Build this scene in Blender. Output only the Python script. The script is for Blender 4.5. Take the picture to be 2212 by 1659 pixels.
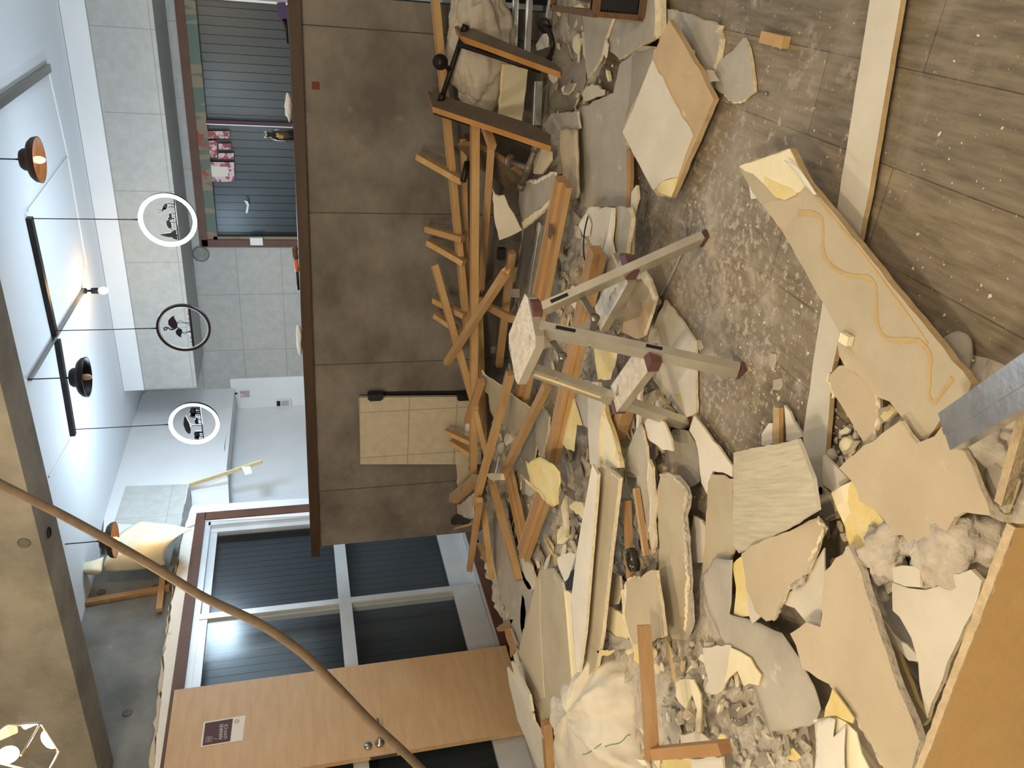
import bpy, bmesh, math, random
from mathutils import Vector, Matrix, noise
from mathutils.geometry import tessellate_polygon
for o in list(bpy.data.objects): bpy.data.objects.remove(o)
SC = bpy.context.scene
COL = SC.collection
V = Vector
# ------------------------------------------------------------------ camera
H, FPX = 1.3, 1700.0
yaw, pit, rol = [math.radians(a) for a in (-29.5, -15.05, -2.59)]
FW = V((math.sin(yaw)*math.cos(pit), math.cos(yaw)*math.cos(pit), math.sin(pit)))
_r = V((math.cos(yaw), -math.sin(yaw), 0)); _u = _r.cross(FW)
RT = _r*math.cos(rol)+_u*math.sin(rol); UP = _u*math.cos(rol)-_r*math.sin(rol)
CAM = V((0, 0, H))
cd = bpy.data.cameras.new('camera'); cam = bpy.data.objects.new('camera', cd); COL.objects.link(cam)
cd.sensor_fit = 'HORIZONTAL'; cd.sensor_width = 36; cd.lens = FPX/2212*36; cd.clip_start = .05; cd.clip_end = 60
# the phone was held on its side: image right = down in the room
bx, by, bz = -UP, RT, -FW
cam.matrix_world = Matrix(((bx.x, by.x, bz.x, 0), (bx.y, by.y, bz.y, 0), (bx.z, by.z, bz.z, H), (0, 0, 0, 1)))
SC.camera = cam
def ray(x, y): return RT*(829.5-y)+UP*(1106-x)+FW*FPX
def PX(x, y, ax, v):
    d = ray(x, y); return CAM+d*((v-CAM[ax])/d[ax])
def Z(x, y, z=0.0): return PX(x, y, 2, z)
def at(x, y, spec):
    if isinstance(spec, (int, float)): return Z(x, y, spec)
    return PX(x, y, 'xyz'.index(spec[0]), spec[1])
def proj(p):
    d = V(p)-CAM; c = d.dot(FW); return 1106-d.dot(UP)/c*FPX, 829.5-d.dot(RT)/c*FPX
# ------------------------------------------------------------------ world, view, lamp behind the camera, added unseen fill lamps
w = bpy.data.worlds.new('world'); SC.world = w; w.use_nodes = True
w.node_tree.nodes['Background'].inputs[0].default_value = (.05, .055, .06, 1)
w.node_tree.nodes['Background'].inputs[1].default_value = .3
vs = SC.view_settings; vs.view_transform = 'Standard'; vs.look = 'None'; vs.gamma = 1; vs.exposure = 0.55; vs.use_curve_mapping = False
def lamp(name, loc, power, col, size=.1, kind='POINT', rot=None, sy=None):
    l = bpy.data.lights.new(name, kind); l.energy = power; l.color = col
    if kind == 'POINT': l.shadow_soft_size = size
    else:
        l.shape = 'RECTANGLE'; l.size = size; l.size_y = sy or size
    o = bpy.data.objects.new(name, l); COL.objects.link(o); o.location = loc
    if rot: o.rotation_euler = rot
    return o
WARM = (1, .82, .585); COOL = (.74, .89, 1)
lamp('room_lamp_behind', (-1.0, -.55, 2.45), 104, WARM, .14)
lamp('warm_fill_right', (.85, .6, 2.6), 46, WARM, .2)  # added warm fill, no fitting seen there
lamp('warm_fill_left', (-2.6, .2, 2.6), 46, WARM, .2)  # second added warm fill, softens shadows and lifts the door
lamp('cool_fill_right', (.75, 5.2, 1.9), 27, COOL, .3)  # added cool fill out of view, brightens the back room
lamp('cool_fill_centre', (-1.9, 5.3, 1.6), 12, COOL, .3)  # added unseen cool fill in mid-air behind the counter
# ------------------------------------------------------------------ materials
M = {}
def mk(name, c1, c2=None, scale=8, rough=.75, bump=0, bscale=None, stretch=(1, 1, 1), metal=0, spot=None, spec=.3, detail=6, lo=.35, hi=.65, turn=0):
    m = bpy.data.materials.new(name); m.use_nodes = True; nt = m.node_tree; N = nt.nodes; L = nt.links
    b = N['Principled BSDF']; b.inputs['Roughness'].default_value = rough; b.inputs['Metallic'].default_value = metal
    b.inputs['Specular IOR Level'].default_value = spec
    b.inputs['Base Color'].default_value = (*c1, 1)
    if c2 or bump or spot:
        g = N.new('ShaderNodeNewGeometry'); mp = N.new('ShaderNodeMapping'); mp.inputs['Scale'].default_value = stretch
        src = g.outputs['Position']
        if turn:
            m0 = N.new('ShaderNodeMapping'); m0.inputs['Rotation'].default_value = (0, 0, math.radians(turn)); L.new(src, m0.inputs[0]); src = m0.outputs[0]
        L.new(src, mp.inputs[0]); vec = mp.outputs[0]
    col = None
    if c2:
        n = N.new('ShaderNodeTexNoise'); n.inputs['Scale'].default_value = scale; n.inputs['Detail'].default_value = detail; n.inputs['Roughness'].default_value = .62
        L.new(vec, n.inputs['Vector']); r = N.new('ShaderNodeMapRange'); r.inputs[1].default_value = lo; r.inputs[2].default_value = hi
        L.new(n.outputs[0], r.inputs[0]); mx = N.new('ShaderNodeMix'); mx.data_type = 'RGBA'
        mx.inputs[6].default_value = (*c1, 1); mx.inputs[7].default_value = (*c2, 1); L.new(r.outputs[0], mx.inputs[0]); col = mx.outputs[2]
    if spot:   # (colour, scale, threshold)
        n = N.new('ShaderNodeTexNoise'); n.inputs['Scale'].default_value = spot[1]; n.inputs['Detail'].default_value = 9; n.inputs['Roughness'].default_value = .7
        L.new(g.outputs['Position'], n.inputs['Vector']); r = N.new('ShaderNodeMapRange'); r.inputs[1].default_value = spot[2]; r.inputs[2].default_value = spot[2]+(spot[3] if len(spot) > 3 else .07)
        L.new(n.outputs[0], r.inputs[0]); mx = N.new('ShaderNodeMix'); mx.data_type = 'RGBA'
        if col: L.new(col, mx.inputs[6])
        else: mx.inputs[6].default_value = (*c1, 1)
        mx.inputs[7].default_value = (*spot[0], 1); L.new(r.outputs[0], mx.inputs[0]); col = mx.outputs[2]
    if col: L.new(col, b.inputs['Base Color'])
    if bump:
        n = N.new('ShaderNodeTexNoise'); n.inputs['Scale'].default_value = bscale or scale*3; n.inputs['Detail'].default_value = 5
        L.new(vec, n.inputs['Vector']); bp = N.new('ShaderNodeBump'); bp.inputs['Strength'].default_value = bump; bp.inputs['Distance'].default_value = .01
        L.new(n.outputs[0], bp.inputs['Height']); L.new(bp.outputs[0], b.inputs['Normal'])
    M[name] = m; return m
def emit(name, col, s):
    m = bpy.data.materials.new(name); m.use_nodes = True; b = m.node_tree.nodes['Principled BSDF']
    b.inputs['Base Color'].default_value = (*col, 1); b.inputs['Emission Color'].default_value = (*col, 1); b.inputs['Emission Strength'].default_value = s
    M[name] = m; return m
def grid_lines(m, axes, w, h, col, lw=.006, off=(0, 0)):
    """thin tile joints drawn by a brick texture over the material's own colour"""
    nt = m.node_tree; N = nt.nodes; L = nt.links; b = N['Principled BSDF']
    g = N.new('ShaderNodeNewGeometry'); s = N.new('ShaderNodeSeparateXYZ'); L.new(g.outputs['Position'], s.inputs[0])
    c = N.new('ShaderNodeCombineXYZ')
    for k in (0, 1):
        a = N.new('ShaderNodeMath'); a.operation = 'ADD'; a.inputs[1].default_value = off[k]
        L.new(s.outputs['xyz'.index(axes[k])], a.inputs[0]); L.new(a.outputs[0], c.inputs[k])
    t = N.new('ShaderNodeTexBrick'); t.offset = 0; t.inputs['Scale'].default_value = 1; t.inputs['Brick Width'].default_value = w; t.inputs['Row Height'].default_value = h
    t.inputs['Mortar Size'].default_value = lw; t.inputs['Mortar Smooth'].default_value = .3; L.new(c.outputs[0], t.inputs['Vector'])
    mx = N.new('ShaderNodeMix'); mx.data_type = 'RGBA'; L.new(t.outputs['Fac'], mx.inputs[0])
    src = b.inputs['Base Color'].links
    if src: L.new(src[0].from_socket, mx.inputs[6])
    else: mx.inputs[6].default_value = b.inputs['Base Color'].default_value
    mx.inputs[7].default_value = (*col, 1); L.new(mx.outputs[2], b.inputs['Base Color'])
mk('grey_paper', (.36, .335, .29), (.45, .42, .36), 5, .8, .15, 60, spot=((.58, .54, .46), 7, .60))
mk('grey_paper_dark', (.26, .235, .20), (.34, .31, .265), 5, .8, .15, 60, spot=((.5, .47, .4), 9, .66))
mk('pale_paper', (.56, .52, .44), (.64, .60, .51), 5, .8, .12, 50)
mk('pale_weave', (.44, .40, .31), (.62, .57, .44), 24, .8, .25, 60, stretch=(5, .22, 1), turn=-38.5, lo=.3, hi=.7)
mk('plank_white', (.53, .50, .43), (.60, .57, .49), 6, .7, .1, 60)
mk('white_board', (.66, .62, .54), (.75, .71, .63), 4, .8, .1, 40)
mk('kraft', (.45, .375, .265), (.52, .44, .32), 3.5, .85, .12, 70, spot=((.60, .52, .38), 6, .63))
mk('kraft_grey', (.40, .345, .25), (.48, .42, .31), 4, .85, .12, 70)
mk('tan_hardboard', (.44, .325, .195), (.52, .39, .24), 5, .7, .1, 60, spot=((.62, .54, .40), 8, .61))
mk('gypsum', (.66, .56, .38), (.76, .68, .52), 30, .9, .6, 60)
mk('gypsum_grey', (.42, .38, .32), (.58, .53, .45), 22, .95, .9, 50, spot=((.2, .17, .13), 14, .66))
mk('edge_tan', (.44, .315, .165), (.54, .40, .22), 20, .8, .3, 60)
mk('yellow_paper', (.66, .52, .20), (.74, .64, .36), 9, .85, .25, 50)
mk('cream_paper', (.74, .66, .44), (.80, .74, .56), 6, .85, .2, 40)
mk('adhesive', (.45, .32, .15), (.52, .38, .19), 12, .6, .3, 60)
mk('wood', (.35, .205, .095), (.45, .285, .145), 7, .6, .15, 40, stretch=(.6, .6, 3), spot=((.13, .06, .025), 9, .70))
mk('wood_pale', (.50, .335, .16), (.42, .25, .10), 7, .65, .15, 40, stretch=(.6, .6, 3), spot=((.2, .09, .03), 6, .72))
mk('wood_grey', (.36, .27, .17), (.28, .19, .10), 9, .7, .2, 40)
mk('wood_red', (.36, .20, .09), (.43, .255, .125), 5, .5, .1, 30)
mk('wood_dark', (.10, .055, .028), (.15, .085, .045), 8, .5, .1, 40, stretch=(1, 1, 4))
mk('splinter', (.62, .42, .18), (.36, .18, .06), 40, .8, .4, 90)
mk('shelf_top', (.105, .08, .055), (.15, .115, .08), 7, .55, .15, 40)
mk('shelf_edge', (.36, .16, .035), (.44, .22, .06), 8, .5)
mk('black_iron', (.018, .016, .016), (.035, .03, .028), 20, .45, .1, 50, metal=.6)
mk('black_plastic', (.012, .012, .014), None, rough=.35)
mk('zinc', (.50, .53, .57), (.66, .69, .72), 14, .26, .08, 40, metal=.85)
mk('aluminium', (.56, .52, .43), (.64, .60, .51), 12, .34, .05, 40, metal=.75)
mk('alu_white', (.55, .57, .59), (.62, .64, .66), 6, .4, 0, metal=.35)
mk('tread', (.50, .46, .39), (.66, .62, .55), 30, .6, .4, 90, spot=((.16, .14, .13), 11, .60))
mk('brown_cap', (.10, .045, .045), (.14, .065, .06), 15, .5)
mk('sack', (.60, .55, .45), (.70, .65, .55), 5, .6, .25, 14)
mk('sack_grey', (.38, .34, .28), (.47, .43, .36), 6, .6, .3, 16)
mk('green_thread', (.10, .28, .18))
mk('cable_brown', (.10, .072, .045), (.14, .10, .065), 30, .7)
mk('cable_grey', (.34, .33, .31), None, rough=.5)
mk('concrete', (.17, .157, .13), (.29, .268, .225), 3.2, .85, .25, 30, spot=((.30, .28, .24), 4, .62))
mk('concrete_cool', (.13, .135, .127), (.21, .215, .20), 3, .85, .2, 26, spot=((.36, .36, .34), 6, .66))
mk('counter_face', (.092, .082, .072), (.185, .168, .15), 3.4, .7, .15, 40, stretch=(.7, 1, .9), spot=((.25, .22, .185), 5.5, .60, .16))
mk('ledge', (.036, .02, .012), (.054, .029, .017), 6, .45, .05, 30, stretch=(.3, 3, 3))
mk('wall_white', (.70, .71, .72), (.74, .75, .76), 3, .8, .05, 60)
mk('ceil_white', (.68, .70, .73), None, rough=.85)
mk('tile_grey', (.375, .37, .345), (.43, .425, .40), 16, .75, .1, 80)
mk('tile_patch', (.46, .46, .43), (.53, .53, .50), 14, .75, .1, 80)
mk('panel_beige', (.40, .355, .27), (.46, .41, .32), 22, .6, .1, 80)
mk('cream_strip', (.68, .64, .56), (.76, .73, .67), 5, .85, .2, 30, spot=((.48, .36, .17), 5, .60))
mk('door_wood', (.46, .30, .165), (.52, .35, .20), 5, .45, .05, 30, stretch=(2, .8, 5))
mk('frame_brown', (.09, .042, .028), (.12, .055, .036), 8, .5)
mk('pipe_grey', (.15, .13, .11), (.22, .19, .16), 18, .5, .15, 40, metal=.5)
mk('chipboard', (.34, .215, .085), (.40, .26, .11), 5, .7, .1, 60)
mk('steel', (.32, .31, .29), None, rough=.35, metal=.9)
mk('rust', (.05, .027, .017), (.075, .04, .025), 12, .6)
mk('maroon', (.075, .032, .035), None, rough=.6)
mk('sign_white', (.66, .63, .57), None, rough=.6)
mk('sign_grey', (.42, .38, .38), None, rough=.6)
mk('ring_black', (.015, .015, .02), None, rough=.3)
mk('red_mark', (.13, .035, .02), None)
mk('floral', (.30, .07, .08), (.62, .48, .47), 22, .6, lo=.47, hi=.53)
mk('tape_border', (.23, .19, .13), (.11, .15, .12), 15, .6, stretch=(1, 1, .12), spot=((.30, .06, .05), 6, .57), lo=.49, hi=.51, detail=0)
mk('shutter', (.028, .033, .037), (.037, .043, .047), 2, .38, spec=.5)
mk('bottle_dark', (.02, .016, .012), None, rough=.12, spec=.6)
mk('gold_label', (.36, .25, .05), None, rough=.5)
mk('purple', (.05, .02, .14), None, rough=.4)
mk('orange', (.62, .16, .04), None, rough=.4)
mk('white_plastic', (.68, .68, .66), None, rough=.5)
mk('label_yellow', (.72, .60, .33), (.60, .44, .2), 60, .6)
mk('sign_light', (.52, .47, .47)); mk('stain_brown', (.10, .09, .075), (.14, .13, .11), 18, .9)
mk('chip_edge', (.40, .315, .195), (.52, .42, .28), 40, .9, .6, 80)
mk('stain', (.20, .20, .175), (.28, .28, .25), 18, .9)
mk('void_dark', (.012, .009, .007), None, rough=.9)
emit('bulb_warm', (1, .60, .22), 2.2); emit('bulb_bright', (1, .78, .45), 22); emit('ring_light', (.80, .91, 1), 9)
mk('bulb_off', (.60, .42, .30), None, rough=.3)
def glassy(name, tint, fac, ro):
    m = bpy.data.materials.new(name); m.use_nodes = True; nt = m.node_tree; N = nt.nodes; L = nt.links
    N.remove(N['Principled BSDF']); t = N.new('ShaderNodeBsdfTransparent'); t.inputs[0].default_value = (*tint, 1)
    g = N.new('ShaderNodeBsdfGlossy'); g.inputs[1].default_value = ro; f = N.new('ShaderNodeFresnel'); f.inputs[0].default_value = 1.45
    a = N.new('ShaderNodeMath'); a.operation = 'MULTIPLY'; a.inputs[1].default_value = fac; L.new(f.outputs[0], a.inputs[0])
    x = N.new('ShaderNodeMixShader'); L.new(a.outputs[0], x.inputs[0]); L.new(t.outputs[0], x.inputs[1]); L.new(g.outputs[0], x.inputs[2])
    L.new(x.outputs[0], N['Material Output'].inputs[0]); M[name] = m
glassy('pane', (.93, .95, .96), .10, .22); glassy('clear', (.98, .98, .98), .18, .05)
grid_lines(M['tile_grey'], 'xz', .585, .40, (.27, .27, .25), .0035, (.1, .18))
grid_lines(M['tile_patch'], 'yz', .6, .40, (.36, .36, .34), .003, (.1, .06))
grid_lines(M['panel_beige'], 'xz', .33, .30, (.25, .215, .155), .003, (.19, -.06))
grid_lines(M['counter_face'], 'xz', .91, 5, (.06, .05, .04), .004, (.37, 1))
def floor_mat():
    m = mk('floor_wood', (.145, .122, .088), (.255, .215, .155), 9, .6, .12, 30, stretch=(6, .7, 1))
    nt = m.node_tree; N = nt.nodes; L = nt.links; b = N['Principled BSDF']
    base = b.inputs['Base Color'].links[0].from_socket
    g = N.new('ShaderNodeNewGeometry'); s = N.new('ShaderNodeSeparateXYZ'); L.new(g.outputs['Position'], s.inputs[0])
    c = N.new('ShaderNodeCombineXYZ'); a = N.new('ShaderNodeMath'); a.inputs[1].default_value = .138; a.operation = 'ADD'
    L.new(s.outputs[1], c.inputs[0]); L.new(s.outputs[0], a.inputs[0]); L.new(a.outputs[0], c.inputs[1])
    t = N.new('ShaderNodeTexBrick'); t.offset = .37; t.inputs['Scale'].default_value = 1; t.inputs['Brick Width'].default_value = .92; t.inputs['Row Height'].default_value = .2
    t.inputs['Mortar Size'].default_value = .0016; t.inputs['Color1'].default_value = (.82, .82, .82, 1); t.inputs['Color2'].default_value = (1.15, 1.12, 1.08, 1); t.inputs['Mortar'].default_value = (.42, .38, .34, 1)
    L.new(c.outputs[0], t.inputs['Vector'])
    mu = N.new('ShaderNodeMix'); mu.data_type = 'RGBA'; mu.blend_type = 'MULTIPLY'; mu.inputs[0].default_value = 1; L.new(base, mu.inputs[6]); L.new(t.outputs[0], mu.inputs[7])
    col = mu.outputs[2]
    # plaster dust trodden into the boards, thickest where the work went on
    vd = N.new('ShaderNodeVectorMath'); vd.operation = 'DISTANCE'; vd.inputs[1].default_value = (-.95, 2.25, 0); L.new(g.outputs['Position'], vd.inputs[0])
    fall = N.new('ShaderNodeMapRange'); fall.inputs[1].default_value = .3; fall.inputs[2].default_value = 1.75; fall.inputs[3].default_value = .25; fall.inputs[4].default_value = 0
    L.new(vd.outputs['Value'], fall.inputs[0])
    for sc, th, wd, dust in ((7, .73, .16, (.50, .445, .365)), (34, .76, .05, (.50, .45, .38)), (2.6, .62, .25, (.32, .275, .22))):
        n = N.new('ShaderNodeTexNoise'); n.inputs['Scale'].default_value = sc; n.inputs['Detail'].default_value = 10; n.inputs['Roughness'].default_value = .68
        L.new(g.outputs['Position'], n.inputs['Vector']); ad = N.new('ShaderNodeMath'); ad.operation = 'ADD'; L.new(n.outputs[0], ad.inputs[0]); L.new(fall.outputs[0], ad.inputs[1])
        r = N.new('ShaderNodeMapRange'); r.inputs[1].default_value = th; r.inputs[2].default_value = th+wd; r.inputs[4].default_value = .85; L.new(ad.outputs[0], r.inputs[0])
        x = N.new('ShaderNodeMix'); x.data_type = 'RGBA'; L.new(r.outputs[0], x.inputs[0]); L.new(col, x.inputs[6]); x.inputs[7].default_value = (*dust, 1); col = x.outputs[2]
    L.new(col, b.inputs['Base Color'])
floor_mat()
# ------------------------------------------------------------------ mesh helpers
WL = {}
def tag(o, label=None, cat=None, group=None, kind=None):
    for k, v in (('label', label), ('category', cat), ('group', group), ('kind', kind)):
        if v: o[k] = v
    return o
def thing(name, label, cat, loc, group=None, kind=None):
    o = bpy.data.objects.new(name, None); COL.objects.link(o); o.location = loc; o.empty_display_size = .1; WL[o] = V(loc)
    return tag(o, label, cat, group, kind)
def link(name, bm, mats, parent=None, smooth=False):
    if isinstance(mats, str): mats = [mats]
    bmesh.ops.recalc_face_normals(bm, faces=bm.faces)
    n = len(bm.verts); c = V((0, 0, 0)); zmin = 1e9
    for v in bm.verts: c += v.co; zmin = min(zmin, v.co.z)
    c /= max(n, 1); c.z = zmin
    for v in bm.verts: v.co -= c
    me = bpy.data.meshes.new(name); bm.to_mesh(me); bm.free()
    for m in mats: me.materials.append(M[m])
    if smooth:
        for p in me.polygons: p.use_smooth = True
    o = bpy.data.objects.new(name, me); COL.objects.link(o); WL[o] = c
    if parent: o.parent = parent; o.location = c-WL[parent]
    else: o.location = c
    return o
def box(bm, a, b, mi=0):
    x0, y0, z0 = [min(p, q) for p, q in zip(a, b)]; x1, y1, z1 = [max(p, q) for p, q in zip(a, b)]
    vs_ = [bm.verts.new(p) for p in ((x0, y0, z0), (x1, y0, z0), (x1, y1, z0), (x0, y1, z0), (x0, y0, z1), (x1, y0, z1), (x1, y1, z1), (x0, y1, z1))]
    for f in ((0, 1, 2, 3), (4, 5, 6, 7), (0, 1, 5, 4), (1, 2, 6, 5), (2, 3, 7, 6), (3, 0, 4, 7)):
        bm.faces.new([vs_[i] for i in f]).material_index = mi
def obox(bm, p, q, w, h, roll=0, mi=0, mi2=None, up=V((0, 0, 1))):
    """bar from p to q, w across, h along the upward side; mi2 = material of the two side faces"""
    p, q = V(p), V(q); d = (q-p).normalized(); s = d.cross(up)
    if s.length < 1e-3: s = d.cross(V((1, 0, 0)))
    s.normalize(); t = s.cross(d)
    if roll: s, t = s*math.cos(roll)+t*math.sin(roll), t*math.cos(roll)-s*math.sin(roll)
    R_ = []
    for e in (p, q):
        R_.append([bm.verts.new(e+s*a*w/2+t*b*h/2) for a, b in ((-1, -1), (1, -1), (1, 1), (-1, 1))])
    for k in range(4):
        f = bm.faces.new((R_[0][k], R_[0][(k+1) % 4], R_[1][(k+1) % 4], R_[1][k]))
        f.material_index = mi if (mi2 is None or k in (0, 2)) else mi2
    bm.faces.new(R_[0][::-1]).material_index = mi; bm.faces.new(R_[1]).material_index = mi
def tube(bm, pts, r, n=10, mi=0, closed=False):
    pts = [V(p) for p in pts]; rings = []; ref = None
    for i, p in enumerate(pts):
        a = pts[i-1] if (i or closed) else p; b = pts[(i+1) % len(pts)] if (i < len(pts)-1 or closed) else p
        d = (b-a).normalized()
        if ref is None: ref = d.orthogonal().normalized()
        s = (ref-d*ref.dot(d)).normalized(); ref = s; t = d.cross(s)
        rr = r[i] if isinstance(r, (list, tuple)) else r
        rings.append([bm.verts.new(p+(s*math.cos(k*2*math.pi/n)+t*math.sin(k*2*math.pi/n))*rr) for k in range(n)])
    m = len(rings)
    for i in range(m if closed else m-1):
        for k in range(n):
            f = bm.faces.new((rings[i][k], rings[i][(k+1) % n], rings[(i+1) % m][(k+1) % n], rings[(i+1) % m][k])); f.material_index = mi; f.smooth = True
    if not closed:
        for rg in (rings[0][::-1], rings[-1]): bm.faces.new(rg).material_index = mi
def spline(pts, n=8):
    pts = [V(p) for p in pts]; out = []
    for i in range(len(pts)-1):
        p0 = pts[max(i-1, 0)]; p1 = pts[i]; p2 = pts[i+1]; p3 = pts[min(i+2, len(pts)-1)]
        for k in range(n):
            t = k/n; out.append(.5*((2*p1)+(p2-p0)*t+(2*p0-5*p1+4*p2-p3)*t*t+(3*p1-p0-3*p2+p3)*t**3))
    return out+[pts[-1]]
def lathe(bm, c, prof, n=24, axis=V((0, 0, 1)), mi=0):
    axis = V(axis).normalized(); s = axis.orthogonal().normalized(); t = axis.cross(s); rings = []
    for r, h in prof:
        rings.append([bm.verts.new(V(c)+axis*h+(s*math.cos(k*2*math.pi/n)+t*math.sin(k*2*math.pi/n))*max(r, 1e-4)) for k in range(n)])
    for i in range(len(rings)-1):
        for k in range(n):
            f = bm.faces.new((rings[i][k], rings[i][(k+1) % n], rings[i+1][(k+1) % n], rings[i+1][k])); f.smooth = True; f.material_index = mi
def ball(bm, c, r, sub=2, sc=(1, 1, 1), mi=0):
    g = bmesh.ops.create_icosphere(bm, subdivisions=sub, radius=1)
    for v in g['verts']: v.co = V((v.co.x*r*sc[0], v.co.y*r*sc[1], v.co.z*r*sc[2]))+V(c)
    for f in bm.faces:
        if f.verts[0] in g['verts']: f.smooth = True; f.material_index = mi
def BM(): return bmesh.new()
def prism(bm, top, off, mt=0, ms=1):
    """closed slab: polygon 'top' (coplanar, any shape) extruded by vector off"""
    tris = tessellate_polygon([top]); a = [bm.verts.new(p) for p in top]; b = [bm.verts.new(p+off) for p in top]; n = len(top)
    for t in tris:
        try:
            bm.faces.new([a[i] for i in t]).material_index = mt; bm.faces.new([b[i] for i in t[::-1]]).material_index = ms
        except ValueError: pass
    for i in range(n):
        j = (i+1) % n; bm.faces.new((a[i], a[j], b[j], b[i])).material_index = ms
CR = {'P': (0, 0, 1), 'A': (1150, 0, .2532), 'B': (1650, 0, .2541), 'C': (1150, 400, .2532), 'D': (1650, 400, .2541), 'E': (1150, 800, .2532), 'F': (1650, 800, .2541),
      'G': (1150, 1200, .2767), 'H': (1650, 1200, .2767), 'a': (950, 1000, .1582), 'b': (950, 800, .1582), 'c': (1050, 1230, .1582), 'd': (900, 250, .1582), 'e': (900, 0, .1582),
      'f': (900, 480, .1582), 'g': (1050, 1450, .1356), 'h': (0, 0, .3165), 'i': (0, 500, .3165), 'j': (0, 1000, .3973), 'k': (100, 950, .1808), 'l': (600, 0, .3165), 'm': (600, 1000, .3973), 'n': (1230, 0, .0859)}
def pts(crop, s):
    ox, oy, k = CR[crop]; out = []
    for t in s.split():
        x, y = t.split(','); out.append((ox+float(x)*k, oy+float(y)*k))
    return out
def plane3(spec, P):
    """spec: height, or three (x,y,spec) picks; returns point, normal (towards the camera side)"""
    if isinstance(spec, (int, float)): return V((0, 0, spec)), V((0, 0, 1))
    if isinstance(spec[0], str): n = V((0, 0, 0)); n['xyz'.index(spec[0])] = 1; q = n*spec[1]
    else:
        a, b, c = [at(x, y, s) for x, y, s in spec]; n = (b-a).cross(c-a).normalized(); q = a
    if n.dot(CAM-q) < 0: n = -n
    return q, n
def hit(x, y, q, n):
    d = ray(x, y); return CAM+d*((q-CAM).dot(n)/d.dot(n))
def rough_outline(P3, n, amp, seg, rnd):
    out = []
    for i, p in enumerate(P3):
        r = P3[(i+1) % len(P3)]; L_ = (r-p).length; k = max(1, min(40, int(L_/seg))); e = (r-p).normalized() if L_ > 1e-6 else V((1, 0, 0)); s = n.cross(e)
        out.append(p)
        for j in range(1, k): out.append(p.lerp(r, j/k)+s*rnd.gauss(0, amp))
    return out
SEED = [0]
def board(name, label, cat, crop, s, z, t=.0125, mats=('kraft', 'gypsum'), jit=.0025, seg=.028, group=None, parent=None):
    """a slab of building board: outline traced, lying in the plane z, real thickness t"""
    SEED[0] += 1; rnd = random.Random(SEED[0]*7+1); P2 = pts(crop, s) if isinstance(s, str) else s
    q, n = plane3(z, P2); P3 = [hit(x, y, q, n) for x, y in P2]
    if jit: P3 = rough_outline(P3, n, jit, seg, rnd)
    bm = BM(); prism(bm, P3, -n*t); o = link(name, bm, list(mats), parent)
    return tag(o, label, cat, group) if label else o
def sheet(name, label, cat, crop, s, z, mats='cream_paper', curl=.03, freq=5, t=.0012, parent=None, group=None, fn=None, cuts=3, jit=.002):
    """torn paper or thin film: traced outline, finely meshed and curled, with a real thickness"""
    SEED[0] += 1; rnd = random.Random(SEED[0]*5+3); P2 = pts(crop, s) if isinstance(s, str) else s
    q, n = plane3(z, P2); P3 = [hit(x, y, q, n) for x, y in P2]
    if jit: P3 = rough_outline(P3, n, jit, .03, rnd)
    bm = BM(); a = [bm.verts.new(p) for p in P3]
    for tr in tessellate_polygon([P3]):
        try: bm.faces.new([a[i] for i in tr])
        except ValueError: pass
    for _ in range(cuts):
        ed = [e for e in bm.edges if e.calc_length() > .02]
        if ed: bmesh.ops.subdivide_edges(bm, edges=ed, cuts=1); bmesh.ops.triangulate(bm, faces=bm.faces)
    off = V((rnd.random()*9, rnd.random()*9, 0))
    for v in bm.verts:
        d = noise.noise(v.co*freq+off)
        v.co += n*(curl*(d+.35) if fn is None else fn(v.co))
    bmesh.ops.recalc_face_normals(bm, faces=bm.faces)
    o = link(name, bm, mats, parent, True); md = o.modifiers.new('thickness', 'SOLIDIFY'); md.thickness = t
    return tag(o, label, cat, group) if label else o
def batten(label, a, b, sa, sb, w=.03, h=.03, mats=('wood', 'wood_pale'), roll=0, group='battens in the heap', name='wooden_batten', cat='batten', split=False):
    p, q = at(*a, sa), at(*b, sb); bm = BM(); obox(bm, p, q, w, h, roll, 0, 1)
    if split:   # splintered end
        d = (q-p).normalized(); rnd = random.Random(len(WL)); s = d.cross(V((0, 0, 1))).normalized(); u = s.cross(d)
        for k in range(6):
            c = p+s*rnd.uniform(-.4, .4)*w+u*rnd.uniform(-.4, .4)*h; r_ = .18*w; base = [bm.verts.new(c+x) for x in (s*r_, -s*r_, u*r_*1.5)]; tip = bm.verts.new(c-d*rnd.uniform(.015, .05))
            for i in range(3): bm.faces.new((base[i], base[(i+1) % 3], tip)).material_index = 2
    o = link(name, bm, list(mats)+['splinter']); return tag(o, label, cat, group)
# ================================================================== THE SETTING
XL, YC, YF, YB, ZC = -4.033, 4.2, 7.3, 6.59, 2.79
def struct(name, bm, m, parent=None):
    o = link(name, bm, m, parent)
    if not parent: o['kind'] = 'structure'
    return o
def sbox(name, a, b, m, parent=None):
    bm = BM(); box(bm, a, b); return struct(name, bm, m, parent)
bm = BM(); box(bm, (-3.74, -2.2, -.06), (1.6, 7.5, 0)); box(bm, (-4.9, -2.2, -.06), (-3.74, 3.2, 0)); box(bm, (-4.9, 4.45, -.06), (-3.74, 7.5, 0))
struct('floor', bm, 'floor_wood')
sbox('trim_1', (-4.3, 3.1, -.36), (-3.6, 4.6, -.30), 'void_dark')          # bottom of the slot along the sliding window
bm = BM(); box(bm, (-4.6, 3.24, ZC), (1.6, 7.5, ZC+.08)); struct('ceiling', bm, 'ceil_white')
sbox('ceiling_near', (-4.6, -2.2, 3.1), (1.6, 3.26, 3.18), 'concrete')
bm = BM(); box(bm, (-4.14, 3.0, 2.4), (1.6, 3.24, 3.1)); cbm = struct('trim_2', bm, 'concrete')           # concrete beam
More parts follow.
